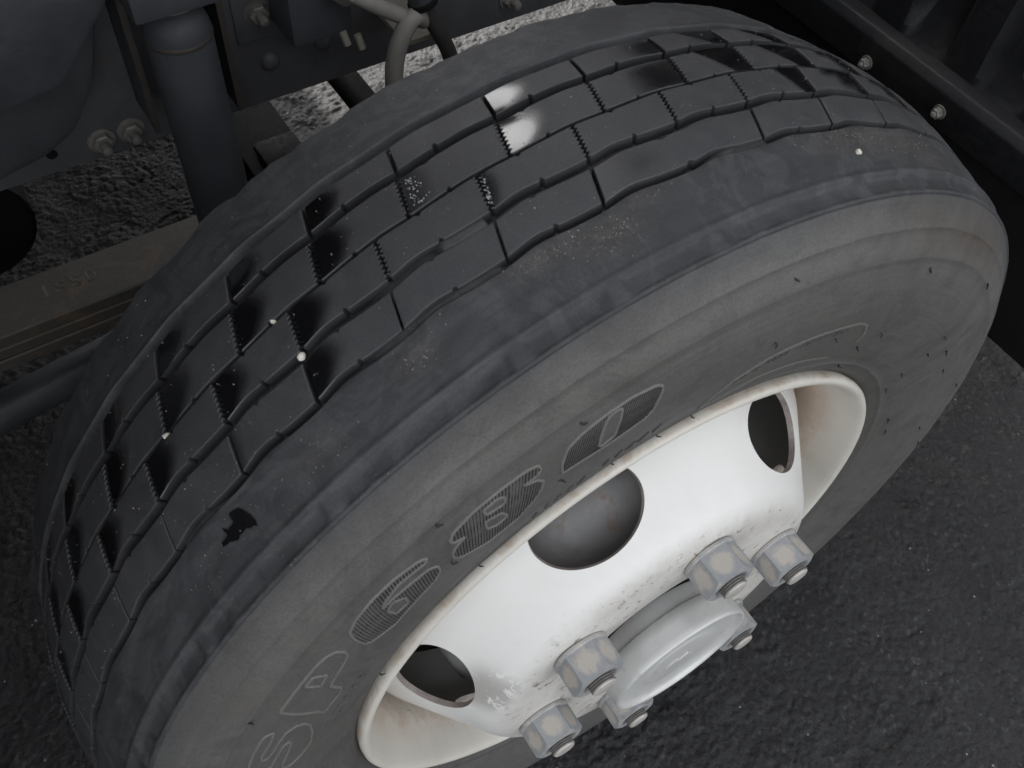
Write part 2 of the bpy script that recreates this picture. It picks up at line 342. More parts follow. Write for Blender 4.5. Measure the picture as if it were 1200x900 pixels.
# ================================================================== GROUND
def sstep(a, b, x): t = np.clip((np.asarray(x, float) - a) / (b - a), 0, 1); return t * t * (3 - 2 * t)
def vhash(ix, iy, k):
    h = (ix * 374761393 + iy * 668265263 + k * 1274126177) & 0xffffffff
    h = ((h ^ (h >> 13)) * 1274126177) & 0xffffffff
    return ((h ^ (h >> 16)) & 0xffff) / 65535.0
def stones(X, Y, cell, k):
    """height field of packed stones, cell size in metres"""
    gx, gy = np.floor(X / cell).astype(np.int64), np.floor(Y / cell).astype(np.int64)
    H = np.zeros_like(X)
    for i in (-1, 0, 1):
        for j in (-1, 0, 1):
            cx, cy = gx + i, gy + j
            px = (cx + vhash(cx, cy, k)) * cell; py = (cy + vhash(cx, cy, k + 1)) * cell
            rr = cell * (0.35 + 0.5 * vhash(cx, cy, k + 2)); hh = 0.3 + 0.7 * vhash(cx, cy, k + 3)
            d = ((X - px) ** 2 + (Y - py) ** 2) / rr ** 2
            H = np.maximum(H, hh * np.sqrt(np.clip(1 - d, 0, 1)))
    return H
def build_ground():
    x0, x1, y0, y1, st = -0.65, 1.0, -0.40, 1.40, 0.0022
    nx, ny = int((x1 - x0) / st) + 1, int((y1 - y0) / st) + 1
    xs, ys = np.linspace(x0, x1, nx), np.linspace(y0, y1, ny)
    X, Y = np.meshgrid(xs, ys, indexing='ij')
    low = stones(X, Y, 0.12, 50) * 0.5 + stones(X + 3, Y + 1, 0.05, 60) * 0.5
    H = stones(X, Y, 0.0062, 1) * 0.0022 + stones(X + 5, Y, 0.0115, 9) * 0.0034 * sstep(0.36, 0.46, low) + low * 0.0040 - 0.0030 * stones(X + 2, Y + 7, 0.028, 77) * (stones(X + 9, Y, 0.09, 81) > 0.55)
    H += RNG.normal(0, 0.00025, H.shape)
    edge = np.minimum(np.minimum(X - x0, x1 - X), np.minimum(Y - y0, y1 - Y)); H *= np.clip(edge / 0.05, 0, 1)
    H -= 0.0080
    V = np.stack([X, Y, H], -1).reshape(-1, 3); F = grid_faces(nx, ny)
    # the rest of the sheet, out to the horizon
    b = len(V); L = 150.0; zb = -0.0080
    outer = np.array([[-L, -L, zb], [L, -L, zb], [L, L, zb], [-L, L, zb]]); cor = [0, (nx - 1) * ny, nx * ny - 1, ny - 1]
    V = np.vstack([V, outer]); rim_s = []
    F = F.tolist()
    sides = [[i * ny for i in range(nx)], [(nx - 1) * ny + j for j in range(ny)], [i * ny + ny - 1 for i in range(nx - 1, -1, -1)], [j for j in range(ny - 1, -1, -1)]]
    for k, s in enumerate(sides): F.append([b + k, b + (k + 1) % 4] + s[::-1])
    o = mesh('ground', V, F, M['asphalt'], None, 180); o['kind'] = 'structure'
    o['label'] = 'dark coarse asphalt under and beside the truck wheel'
build_ground()

# ================================================================== UNSEEN LIGHT BLOCKERS (panels added to shade the chassis; a gap lets the sky in)
tb = empty('light_blockers', (0, 1.1, 1.9), 'unseen dark panels standing in for the truck body, added to block light', 'light blocker')
MB().box(-3.0, 0.22, 0.15, 2.05, 1.9, 2.6, 0.02).build('overhead_blocker', M['blackdeep'], tb)
MB().box(0.75, 3.0, 0.15, 2.05, 1.9, 2.6, 0.02).build('overhead_blocker', M['blackdeep'], tb)
MB().box(-3.0, -0.02, 0.36, 1.95, 1.20, 1.26, 0.01).build('overhead_blocker', M['blackdeep'], tb)
MB().box(0.522, 0.70, 1.97, 2.03, 1.79, 1.899, 0.01).build('side_blocker', M['blackdeep'], tb)
MB().box(0.222, 0.70, 1.93, 2.05, 1.9, 2.2, 0.02).build('overhead_blocker', M['blackdeep'], tb)
MB().box(0.72, 3.0, -0.10, 0.02, 0.28, 1.899, 0.03).build('side_blocker', M['blackdeep'], tb)
MB().box(1.0, 3.0, 1.97, 2.03, 0.5, 1.899, 0.02).build('side_blocker', M['blackdeep'], tb)
MB().box(1.30, 1.36, -0.08, 1.94, 0.02, 1.899, 0.02).build('side_blocker', M['blackdeep'], tb)
MB().box(-1.66, -1.6, 0.26, 1.94, 0.02, 1.899, 0.02).build('side_blocker', M['blackdeep'], tb)
MB().box(-3.0, 0.02, 1.96, 2.04, 0.02, 1.899, 0.02).build('side_blocker', M['blackdeep'], tb)
MB().box(0.024, 0.52, 1.97, 2.03, 1.2, 1.899, 0.02).build('side_blocker', M['blackdeep'], tb)
MB().box(-3.0, -0.62, -0.09, 0.24, 0.20, 1.899, 0.03).build('side_blocker', M['blackdeep'], tb)

# ================================================================== CHASSIS FRAME
cf = empty('chassis_frame', (0, 0.5, 0.541), 'black painted chassis rail with bolts and brackets behind the tyre', 'chassis frame')
web = MB().box(-1.6, 0.62, 0.500, 0.507, 0.541, 0.80, 0.0015)
web.box(-1.6, 0.62, 0.508, 0.57, 0.541, 0.548, 0.0015).box(-1.6, 0.62, 0.508, 0.57, 0.793, 0.80, 0.0015)
rail = web.build('frame_rail', M['rail'], cf)
def dome_rivet(x, z, r=0.0085, y=0.5, par=rail):
    MB().lathe([(0.0001, 0.0055), (r * 0.45, 0.0051), (r * 0.8, 0.0036), (r, 0.0010), (r, -0.001)], (x, y, z), (0, -1, 0), 20).build('rivet', M['rail'], par)
def hexbolt(x, z, y=0.5, s=0.0085, par=rail, ln=0.010, axis=(0, -1, 0), name='bolt', mat='bolt', x_off=0.0):
    org = Vector((x, y, z)); b = MB()
    b.lathe([(0.0001, 0.0015), (s * 1.35, 0.0015), (s * 1.35, -0.0005)], org, axis, 20)
    b.lathe([(0.0001, 0.0075), (s * 0.86, 0.0075), (s, 0.0066), (s, 0.0015)], org, axis, 6)
    b.lathe([(0.0001, 0.0075 + ln), (s * 0.45, 0.0075 + ln - 0.001), (s * 0.5, 0.0075 + ln - 0.0022), (s * 0.5, 0.007)], org, axis, 12)
    return b.build(name, M[mat], par, 30)
dome_rivet(-0.050, 0.581); dome_rivet(0.0, 0.584); dome_rivet(0.31, 0.584)
for x, z in ((-0.054, 0.630), (-0.028, 0.628), (-0.204, 0.558), (-0.179, 0.559), (0.194, 0.566)): hexbolt(x, z)
MB().lathe([(0.0001, 0.0006), (0.0045, 0.0006), (0.0045, -0.0004)], (-0.244, 0.5, 0.560), (0, -1, 0), 16).build('drilled_hole', M['blackdeep'], rail)
MB().box(-0.075, 0.012, 0.4985, 0.5005, 0.605, 0.665, 0.0008).build('gusset_plate', M['rail'], cf)
hg = MB().prism([(-0.176, 0.76), (-0.176, 0.724), (-0.2185, 0.677), (-0.226, 0.670), (-0.243, 0.668), (-0.30, 0.662), (-0.42, 0.66), (-0.42, 0.76)], 'y', 0.42, 0.499, 0.006)
hg.prism([(-0.172, 0.735), (-0.186, 0.68), (-0.199, 0.640), (-0.222, 0.608), (-0.25, 0.593), (-0.29, 0.585), (-0.45, 0.58), (-0.45, 0.735)], 'y', 0.452, 0.4995, 0.010)
hg.build('spring_hanger', M['black'], cf)
br = MB().box(-0.1675, -0.1635, 0.455, 0.499, 0.585, 0.716, 0.0008).box(-0.0985, -0.0945, 0.455, 0.499, 0.580, 0.716, 0.0008)
br.box(-0.170, -0.092, 0.395, 0.499, 0.7165, 0.745, 0.003)
shb = br.build('shock_bracket', M['black'], cf)
MB().box(-0.1680, -0.1630, 0.4525, 0.4547, 0.585, 0.7155).box(-0.0990, -0.0940, 0.4525, 0.4547, 0.580, 0.7155).build('rusty_flange_edge', M['rustline'], shb)
MB().box(0.22, 0.47, 0.66, 1.05, 0.40, 0.95, 0.03).build('engine_sump', M['blackdeep'], cf)
MB().lathe([(0.0001, -0.06), (0.055, -0.06), (0.06, -0.055), (0.06, 0.055), (0.055, 0.06), (0.0001, 0.06)], (-0.335, 0.66, 0.42), (0, -1, 0), 32).build('spring_bush', M['blackdeep'], cf)
# front axle, tie rod, drag link
ax = MB().prism([(-0.036, 0.30), (0.036, 0.30), (0.036, 0.285), (0.012, 0.272), (0.012, 0.228), (0.036, 0.215), (0.036, 0.20), (-0.036, 0.20), (-0.036, 0.215), (-0.012, 0.228), (-0.012, 0.272), (-0.036, 0.285)], 'y', 0.26, 1.7, 0.002)
ax.box(-0.045, 0.045, 0.24, 0.32, 0.22, 0.42, 0.008)
front_axle = tag(ax.build('front_axle', M['blackdeep']), 'black axle beam running inwards behind the tyre', 'axle')
MB().box(-0.02, 0.034, 0.66, 0.72, 0.3005, 0.312, 0.005).build('axle_clamp', M['blackdeep'], front_axle)
for cx_, cy_ in ((0.012, 0.61), (-0.018, 0.60)): MB().lathe([(0.0001, 0.012), (0.010, 0.012), (0.011, 0.010), (0.011, 0)], (cx_, cy_, 0.3005), (0, 0, 1), 6).build('clamp_nut', M['bolt'], front_axle)
tag(MB().tube([(0.137, 0.27, 0.30), (0.137, 1.65, 0.30)], 0.019, 16).build('tie_rod', M['blackdeep']), 'thin black steering rod crossing below the rail', 'rod')
tag(MB().tube([(-1.2, 0.373, 0.30), (-0.383, 0.491, 0.30), (-0.045, 0.540, 0.30)], 0.020, 20).build('drag_link', M['black']), 'black round bar below the leaf spring at the left edge', 'rod')

# ---- leaf spring
ls = empty('leaf_spring', (-0.4, 0.479, 0.40), 'rusty brown leaf spring passing behind the tyre at the left', 'leaf spring')
def leaf(z1, th, x0, x1, bow):
    n = 40; xs = np.linspace(x0, x1, n); V = []
    for x in xs:
        zc = z1 - bow * ((x + 0.1) ** 2)
        V += [(x, 0.450, zc - 0.0015), (x, 0.4515, zc), (x, 0.5065, zc), (x, 0.508, zc - 0.0015), (x, 0.508, zc - th), (x, 0.450, zc - th)]
    F = grid_faces(n, 6, False, True).tolist() + [[0, 1, 2, 3, 4, 5], [(n - 1) * 6 + i for i in (5, 4, 3, 2, 1, 0)]]
    return mesh('leaf', V, F, M['leaf'], ls, 30)
l0 = leaf(0.438, 0.0125, -1.1, 0.62, 0.0); leaf(0.4240, 0.0115, -1.0, 0.55, 0.0); leaf(0.4110, 0.0115, -0.75, 0.42, 0.02)
def strokes(name, segs, to3, w, h, mat, parent):
    b = MB()
    for s in segs:
        for (a, c) in zip(s[:-1], s[1:]):
            A, C_ = np.array(a, float), np.array(c, float); d = C_ - A; L = np.linalg.norm(d) + 1e-9; nn = np.array([-d[1], d[0]]) / L * w / 2; e = d / L * w * 0.35
            q = [A - e + nn, C_ + e + nn, C_ + e - nn, A - e - nn]
            lo = [to3(*p, 0.0) for p in q]; hi = [to3(*(A + (p - A) * 0.82 if i in (0, 3) else C_ + (p - C_) * 0.82), h) for i, p in enumerate(q)]
            b.add(lo + hi, [(4, 5, 6, 7), (0, 1, 5, 4), (1, 2, 6, 5), (2, 3, 7, 6), (3, 0, 4, 7)])
    return b.build(name, mat, parent, 30)
GL = {'I': [[(0.35, 0), (0.35, 1)]], 'S': [[(0.05, 0.12), (0.25, 0), (0.5, 0.02), (0.62, 0.2), (0.5, 0.44), (0.18, 0.56), (0.06, 0.76), (0.2, 0.98), (0.45, 1), (0.62, 0.88)]],
      'O': [[(0.1, 0.1), (0.1, 0.9), (0.3, 1.0), (0.55, 0.95), (0.62, 0.5), (0.55, 0.05), (0.3, 0), (0.1, 0.1)]],
      'D': [[(0.08, 0), (0.08, 1), (0.42, 1), (0.62, 0.75), (0.62, 0.25), (0.42, 0), (0.08, 0)]]}
segs = []
for i, ch in enumerate('ISSD'):
    for s in GL[ch]: segs.append([(-0.300 + i * 0.0135 + px * 0.012, 0.476 + py * 0.013) for px, py in s])
strokes('painted_marks', segs, lambda x, y, h: (x, y, 0.4381 + h * 0.5), 0.0024, 0.0006, M['print'], l0)

# ---- shock absorber
sa = empty('shock_absorber', (-0.137, 0.425, 0.26), 'upright dark blue-black shock absorber tube in front of the chassis rail', 'shock absorber')
MB().lathe([(0.0001, 0.705), (0.0125, 0.705), (0.016, 0.7035), (0.0205, 0.700), (0.0232, 0.692), (0.0238, 0.686), (0.0238, 0.36), (0.0232, 0.355), (0.018, 0.354)], (-0.137, 0.425, 0), (0, 0, 1), 40).build('dust_cover', M['shock'], sa)
MB().lathe([(0.0240, 0.6862), (0.0246, 0.6852), (0.0246, 0.6832), (0.0240, 0.6822)], (-0.137, 0.425, 0), (0, 0, 1), 40, 0, True).build('weld_bead', M['rustline'], sa)
MB().lathe([(0.0195, 0.36), (0.0195, 0.27), (0.017, 0.262), (0.0001, 0.26)], (-0.137, 0.425, 0), (0, 0, 1), 32).build('damper_body', M['shock'], sa)
MB().lathe([(0.0001, 0.7162), (0.021, 0.7162), (0.022, 0.7135), (0.021, 0.711), (0.012, 0.710), (0.012, 0.7045)], (-0.137, 0.425, 0), (0, 0, 1), 32).build('top_bush', M['bolt'], sa)

# ---- hoses
ho = empty('brake_hose', (0.03, 0.43, 0.60), 'pale grey brake hose bending down from a metal fitting on the rail', 'hose')
MB().tube(bez([(0.003, 0.43, 0.668), (0.018, 0.425, 0.657), (0.036, 0.424, 0.644), (0.045, 0.424, 0.638)], 6), 0.0068, 14).build('upper_hose', M['hose'], ho)
MB().tube(bez([(0.060, 0.425, 0.631), (0.0505, 0.420, 0.640), (0.040, 0.418, 0.634), (0.030, 0.418, 0.612), (0.0265, 0.418, 0.585), (0.027, 0.418, 0.55), (0.034, 0.415, 0.48), (0.05, 0.40, 0.40)], 8), 0.0078, 16).build('lower_hose', M['hose'], ho)
MB().lathe([(0.0001, 0.010), (0.0105, 0.010), (0.0115, 0.008), (0.0115, -0.006), (0.0095, -0.008), (0.0001, -0.008)], (-0.004, 0.437, 0.672), (0.75, -0.3, -0.6), 6).build('hose_fitting', M['bolt'], ho, 30)
MB().lathe([(0.0001, 0.005), (0.0075, 0.004), (0.0078, -0.003), (0.0068, -0.005), (0.0001, -0.005)], (0.0585, 0.425, 0.632), (0.8, 0.1, -0.6), 16).build('elbow', M['hose'], ho)
MB().box(0.045, 0.083, 0.43, 0.499, 0.606, 0.611, 0.001).build('hose_clip', M['brass'], ho)
MB().box(-0.045, 0.010, 0.45, 0.499, 0.620, 0.70, 0.006).build('valve_block', M['shock'], ho)
for x, z in ((-0.001, 0.612), (0.012, 0.604)): MB().tube([(x, 0.452, z + 0.012), (x + 0.002, 0.448, z)], 0.0032, 10).build('bleed_screw', M['brass'], ho)
hd = empty('dark_hose', (0.07, 0.42, 0.62), 'dark rubber hose with a thick grey collar beside the pale hose', 'hose')
MB().tube(bez([(0.044, 0.43, 0.70), (0.052, 0.428, 0.672), (0.058, 0.424, 0.650)], 6), [0.0105] * 13, 20).build('collar', M['shock'], hd)
MB().lathe([(0.0102, -0.003), (0.0125, -0.002), (0.0125, 0.002), (0.0102, 0.003)], (0.0590, 0.4235, 0.6475), (0.25, -0.18, -0.95), 24, 0, True).build('clamp_ring', M['blackdeep'], hd)
MB().tube(bez([(0.057, 0.4245, 0.653), (0.066, 0.422, 0.630), (0.080, 0.42, 0.598), (0.089, 0.42, 0.56), (0.10, 0.41, 0.50)], 6), 0.0068, 16).build('hose_tube', M['hosedark'], hd)

# ---- mudguard
mg = empty('mudguard', (0.475, 0.35, 0.365), 'black ribbed plastic mudguard with screws close to the tyre on the right', 'mudguard')
def ribbed():
    ys = np.linspace(-0.06, 1.0, 213); zs = [0.566, 0.575, 0.60, 0.70, 0.85, 1.02]; V = []
    for y in ys:
        c = ((y - 0.155) / 0.092) % 1.0; d = 0.024 * min(1.0, max(0.0, (abs(c - 0.5) - 0.20) / 0.07))
        for i, z in enumerate(zs): V.append((0.492 + d * min(1, max(0, (z - 0.569) / 0.02)) + max(0, z - 0.60) * 0.10, y, z))
    n = len(V); V2 = [(x + 0.004, y, z) for x, y, z in V]; f = grid_faces(len(ys), len(zs))
    return MB().add(V + V2, f.tolist() + (f[:, ::-1] + n).tolist())
ribbed().build('ribbed_panel', M['mud'], mg)
band = MB().prism([(0.472, 0.524), (0.472, 0.558), (0.478, 0.566), (0.494, 0.5675), (0.499, 0.562), (0.499, 0.524)], 'y', -0.06, 1.0, 0.0015)
bd = MB(); bd.V = [(x, y, z) for x, y, z in [(v[0], v[1], v[2]) for v in band.V]]; bd.F = band.F; bd.I = band.I
strip = bd.build('clamp_strip', M['mud'], mg)
MB().box(0.4795, 0.4855, -0.055, 0.9, 0.366, 0.5235, 0.001).build('rubber_flap', M['blackdeep'], mg)
for y, z in ((0.284, 0.5345), (0.191, 0.5405)): hexbolt(0.4722, z, y, 0.0052, strip, 0.0035, (-1, 0, 0), 'screw')
hexbolt(0.4905, 0.612, 0.1375, 0.0062, mg, 0.003, (-1, 0, 0), 'screw')

# ================================================================== THE WHEEL
wheel = empty('wheel_assembly', (0, 0.1056, 0.0), 'worn black truck tyre on a white steel six-nut wheel', 'wheel')

ZA, ZB, ZCg, ZD, ZE = -0.1606, -0.1345, -0.1056, -0.0804, -0.0561
HW = {'A': 0.0037, 'B': 0.0033, 'C': 0.0010, 'D': 0.0029, 'E': 0.0022}
DEPTH = 0.0062
def RT(z):
    d = np.abs(np.asarray(z, float) - ZCg); return np.where(d < 0.05, 0.3986 - 2.5 * d * d, 0.39235 - 0.20 * (d - 0.05))
# sipe positions on groove B, all the way round
Bk = [15.48, 8.26, 0.27, -7.96, -16.6, -24.47, -32.19, -40.64, -48.9, -57.9]
gap = (360 - (Bk[0] - Bk[-1])) / 35.0
Bk = np.array(Bk + [Bk[-1] - gap * i for i in range(1, 35)])            # 44 sipes, decreasing angle
NB = len(Bk); EXT = np.concatenate([Bk + 360, Bk, Bk - 360]); IDX = np.arange(3 * NB)
def phase(th): return np.interp(-np.asarray(th, float), -EXT, IDX)
def wob(th, amp, ph0, th_off=0.0):
    p = phase(np.asarray(th) + th_off); return amp * np.sin(2 * math.pi * (p + ph0)) + amp * 0.2 * np.sin(2 * math.pi * (p * 2 + ph0 * 3) + 1.0)
ZG = {'A': lambda t: ZA + wob(t, 0.0005, 0.1), 'B': lambda t: ZB + wob(t, 0.0005, 0.35), 'C': lambda t: ZCg + wob(t, 0.0004, 0.2),
      'D': lambda t: ZD + wob(t, 0.0009, 0.0, 4.5), 'E': lambda t: ZE + wob(t, 0.0011, 0.05, 6.0)}


# ---- carcass profile: list of (r, z, tag)
prof = []
def P_(r, z, tag=''): prof.append((r, z, tag))
for r, z in ((0.236, -0.205), (0.25, -0.212), (0.27, -0.2195), (0.29, -0.2245), (0.31, -0.2265), (0.33, -0.2255), (0.345, -0.2215), (0.358, -0.2155), (0.366, -0.2110), (0.3705, -0.2075)): P_(r, z)
for z in np.linspace(-0.2045, ZA - HW['A'] - 0.002, 14): P_(float(RT(z)), float(z), 'in')
P_(float(RT(ZA)) - 0.0001, ZA - HW['A'] - 0.0007, 'A'); P_(float(RT(ZA)) - 0.0006, ZA - HW['A'] - 0.0001, 'A'); P_(float(RT(ZA)) - 0.0014, ZA - HW['A'] + 0.0003, 'A')
P_(float(RT(ZA)) - DEPTH + 0.0008, ZA - HW['A'] + 0.0013, 'A'); P_(float(RT(ZA)) - DEPTH, ZA - HW['A'] + 0.0022, 'A')
for z in np.linspace(ZA - 0.0005, ZE + 0.0004, 60):
    P_(float(RT(z)) - DEPTH, float(z), 'floor')
P_(float(RT(ZE)) - DEPTH, ZE + HW['E'] - 0.0014, 'E'); P_(float(RT(ZE)) - DEPTH + 0.0008, ZE + HW['E'] - 0.0008, 'E'); P_(float(RT(ZE)) - 0.0016, ZE + HW['E'] - 0.0002, 'E')
P_(float(RT(ZE)) - 0.0006, ZE + HW['E'] + 0.0002, 'E'); P_(float(RT(ZE)) - 0.0001, ZE + HW['E'] + 0.0008, 'E')
for z in np.linspace(ZE + HW['E'] + 0.002, -0.0240, 16): P_(float(RT(z)), float(z), 'out')
# buttress: little shoulder lip, concave band, ridge, then the sidewall
for r, z in ((0.38590, -0.0226), (0.38560, -0.0216), (0.38500, -0.0209), (0.38400, -0.0204), (0.38290, -0.0199), (0.38200, -0.0190), (0.38140, -0.0177), (0.38095, -0.0161), (0.38065, -0.0145), (0.38045, -0.0130), (0.38035, -0.0117), (0.38040, -0.0107), (0.38070, -0.0100), (0.38080, -0.0094), (0.38060, -0.0087), (0.38000, -0.0081), (0.37920, -0.0079), (0.37850, -0.0081), (0.3778, -0.0076)): P_(r, z, 'band')
side = [(0.3755, -0.0062), (0.3730, -0.0044), (0.3700, -0.0022), (0.3665, 0.0002), (0.3640, 0.00190), (0.3633, 0.00290), (0.3624, 0.00310), (0.3615, 0.00300), (0.3580, 0.0050), (0.3540, 0.0071), (0.3500, 0.0089),
        (0.3466, 0.0101), (0.3456, 0.0102), (0.3448, 0.0100), (0.3400, 0.0114), (0.3350, 0.0127), (0.3300, 0.0136), (0.3250, 0.0142), (0.3200, 0.0145), (0.3150, 0.0146), (0.3100, 0.0144), (0.3050, 0.0140), (0.3000, 0.0135),
        (0.2950, 0.0129), (0.2900, 0.0122), (0.2850, 0.0113), (0.2800, 0.0103), (0.2750, 0.0091), (0.2700, 0.0078), (0.2650, 0.0064), (0.2600, 0.0048), (0.2550, 0.0031), (0.2512, 0.0017), (0.2504, 0.0021), (0.2494, 0.0025), (0.2484, 0.0018), (0.2476, 0.0009),
        (0.2450, -0.0004), (0.2420, -0.0016), (0.2395, -0.0026), (0.2375, -0.0040), (0.2350, -0.0070), (0.2330, -0.0120)]
for r, z in side: P_(r, z, 'side')
PR = np.array([(p[0], p[1]) for p in prof]); TG = [p[2] for p in prof]
sr = np.array([s[0] for s in side])[::-1]; szz = np.array([s[1] for s in side])[::-1]
def ZS(r): return np.interp(r, sr, szz)                                # sidewall surface
TH = np.concatenate([np.arange(-112, 132, 0.22), np.arange(132, 248, 1.0)]); nT, nP = len(TH), len(PR)
RR = np.repeat(PR[None, :, 0], nT, 0); ZZ = np.repeat(PR[None, :, 1], nT, 0); T2 = np.repeat(TH[:, None], nP, 1)
mk = {t: np.array([x == t for x in TG]) for t in ('in', 'A', 'floor', 'E', 'out', 'band', 'side')}
ZZ[:, mk['A']] += (ZG['A'](TH) - ZA)[:, None]; ZZ[:, mk['E']] += (ZG['E'](TH) - ZE)[:, None]
# worn tread: groove D bridged near -15 deg, groove E nearly worn away between -27 and -12 and 2 to 9 deg
fl = mk['floor']; zf = ZZ[:, fl]; tf = T2[:, fl]
nearD = np.exp(-(((zf - ZG['D'](tf)) / 0.0055) ** 4)); fillD = sstep(-18.2, -17.2, tf) * (1 - sstep(-13.9, -13.4, tf))
nearE = np.exp(-(((zf - ZE) / 0.0050) ** 4)); fillE = (sstep(-28, -24.5, tf) * (1 - sstep(-15.2, -14.0, tf))) * 0.72 + (sstep(3, 5.5, tf) * (1 - sstep(9, 10.5, tf))) * 0.78 + (sstep(-47, -46, tf) * (1 - sstep(-43, -40, tf))) * 0.6
fillD2 = (sstep(-24.0, -22.6, tf) * (1 - sstep(-18.8, -17.4, tf))) * 0.55
RR[:, fl] += (DEPTH - 0.0004) * np.maximum(np.maximum(nearD * fillD, nearD * fillD2), nearE * fillE)
E_ = mk['E']; te = T2[:, E_]
lift = (sstep(-28, -24.5, te) * (1 - sstep(-15.2, -14.0, te))) * 0.72 + (sstep(3, 5.5, te) * (1 - sstep(9, 10.5, te))) * 0.78
surfE = RT(ZZ[:, E_]); RR[:, E_] = np.minimum(surfE, RR[:, E_] + (surfE - RR[:, E_]) * lift)
# buttress lumps, one per pitch
bm_ = mk['band']
for i, c in enumerate(np.concatenate([[-9.25, -0.4, 7.3, 15.4, 23.4, 31.0, -17.6, -23.2, -28.4, -34.4, -41.5], np.arange(39, 130, 8.18), np.arange(-50, -110, -8.18)])):
    big = (1.0, 0.8, 0.35, 1.0, 0.6, 0.4, 0.9, 0.3, 0.35, 0.8, 0.4)[i % 11]
    rf = 0.3856 - 0.38 * (ZZ[:, bm_] + 0.0212); w_ = np.clip(big, 0.25, 1) / (1 + np.abs((T2[:, bm_] - c - 0.1) / 0.85) ** 7) * (1 - sstep(-0.0112, -0.0092, ZZ[:, bm_])); RR[:, bm_] += np.maximum(rf - RR[:, bm_], 0) * w_
    g2 = 0.0008 / (1 + ((T2[:, bm_] - c - 3.6) / 0.5) ** 6) * np.exp(-((ZZ[:, bm_] + 0.0115) / 0.003) ** 2) * (i % 2); RR[:, bm_] += g2
# inner shoulder: worn scallops along the edge
si = np.array([z < -0.196 and r > 0.355 for r, z, _ in prof])
lowf = np.interp(T2[:, si], np.linspace(-112, 248, 181), RNG.normal(0, 1, 181))
ZZ[:, si] += 0.0011 * lowf + 0.0022 * np.clip(np.sin(2 * math.pi * phase(T2[:, si])) * 3, -1, 1) * 0.35
# faint unevenness of the shoulder and sidewall
so = mk['out'] | mk['side'] | mk['in']
RR[:, so] += 0.00025 * np.sin(np.radians(T2[:, so]) * 37 + ZZ[:, so] * 260) * np.sin(np.radians(T2[:, so]) * 11 + 1.3 + ZZ[:, so] * 90)
# worn step that runs along the outer shoulder
so2 = mk['out']; stepz = -0.046 + 0.004 * np.sin(np.radians(T2[:, so2]) * 9) + 0.003 * np.sin(np.radians(T2[:, so2]) * 23 + 1)
RR[:, so2] -= 0.0005 * sstep(0, 0.003, ZZ[:, so2] - stepz)
V = wp(T2, RR, ZZ).reshape(-1, 3); V[:, 2] = np.maximum(V[:, 2], 0.0006)
rad, zz, tt = RR.reshape(-1), ZZ.reshape(-1), T2.reshape(-1)
sw = np.where(zz > -0.0079, np.clip(0.45 + 0.55 * (0.3785 - rad) / 0.012, 0, 1), 0.0) * (rad < 0.3793)
dT = lambda c, w: np.exp(-((tt - c) / w) ** 2)
mud = dT(37, 12) * np.exp(-((rad - 0.362) / 0.013) ** 2) * (zz > -0.0079) * 1.0 + 0.5 * dT(24, 3) * np.exp(-((rad - 0.370) / 0.006) ** 2) * (zz > -0.01)
wetc = np.zeros_like(tt)
grit = sum(a * np.exp(-((tt - c) / w) ** 2) * np.exp(-((zz + z0) / zw) ** 2) for a, c, w, z0, zw in ((1, -12, 3.0, 0.048, 0.005), (1, -7, 2.4, 0.041, 0.008), (0.7, -23, 2, 0.042, 0.007), (0.9, 18, 4.5, 0.047, 0.008), (0.8, 27, 6, 0.040, 0.012), (0.6, -3, 2, 0.05, 0.004), (0.5, -33, 2, 0.038, 0.008)))
scrub = np.exp(-((rad - 0.366) / 0.007) ** 2) * 0.25 * (0.4 + 0.6 * (tt < 30))
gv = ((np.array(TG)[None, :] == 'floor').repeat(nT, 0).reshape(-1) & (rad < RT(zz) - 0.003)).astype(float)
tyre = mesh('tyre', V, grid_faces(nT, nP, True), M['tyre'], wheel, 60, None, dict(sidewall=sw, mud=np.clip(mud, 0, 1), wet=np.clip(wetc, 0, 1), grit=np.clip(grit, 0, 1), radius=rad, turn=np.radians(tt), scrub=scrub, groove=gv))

# ---- tread blocks
ROWS = [('A', 'B', 0.65, 0.05, False), ('B', 'C', -0.35, -1.30, True), ('C', 'D', -4.25, -5.0, True), ('D', 'E', -5.4, -6.25, False)]
def patch_for(row, k):
    """(length of the polished patch at the low-angle end, at the high-angle end, strength)"""
    b = Bk[k]                                       # block between sipe k (low angle end) and k-1
    if row == 0:
        return {2: (0, 0.62, 0.85), 3: (0.42, 0, 1), 4: (0, 0, 0)}.get(k, (0.44, 0, 1) if 5 <= k < 16 else ((0, 0.45, 1) if (k < 2 or k > 36) else (0.3, 0, 1)))
    if row == 1:
        return {2: (0, 0.80, 0.85), 3: (0.44, 0, 1), 4: (0.34, 0, 0.55)}.get(k, (0.44, 0, 1) if 5 <= k < 16 else ((0, 0.50, 1) if (k < 2 or k > 36) else (0.3, 0, 1)))
    if row == 2:
        return {3: (0.20, 0, 0.85), 2: (0, 0, 0), 4: (0, 0, 0), 1: (0, 0, 0), 0: (0, 0.3, 1)}.get(k, (0.42, 0, 1) if 5 <= k < 16 else (0, 0.45, 1))
    return {2: (0.42, 0, 0.6), 5: (0.40, 0, 1), 6: (0.12, 0, 0.8)}.get(k, (0, 0, 0))
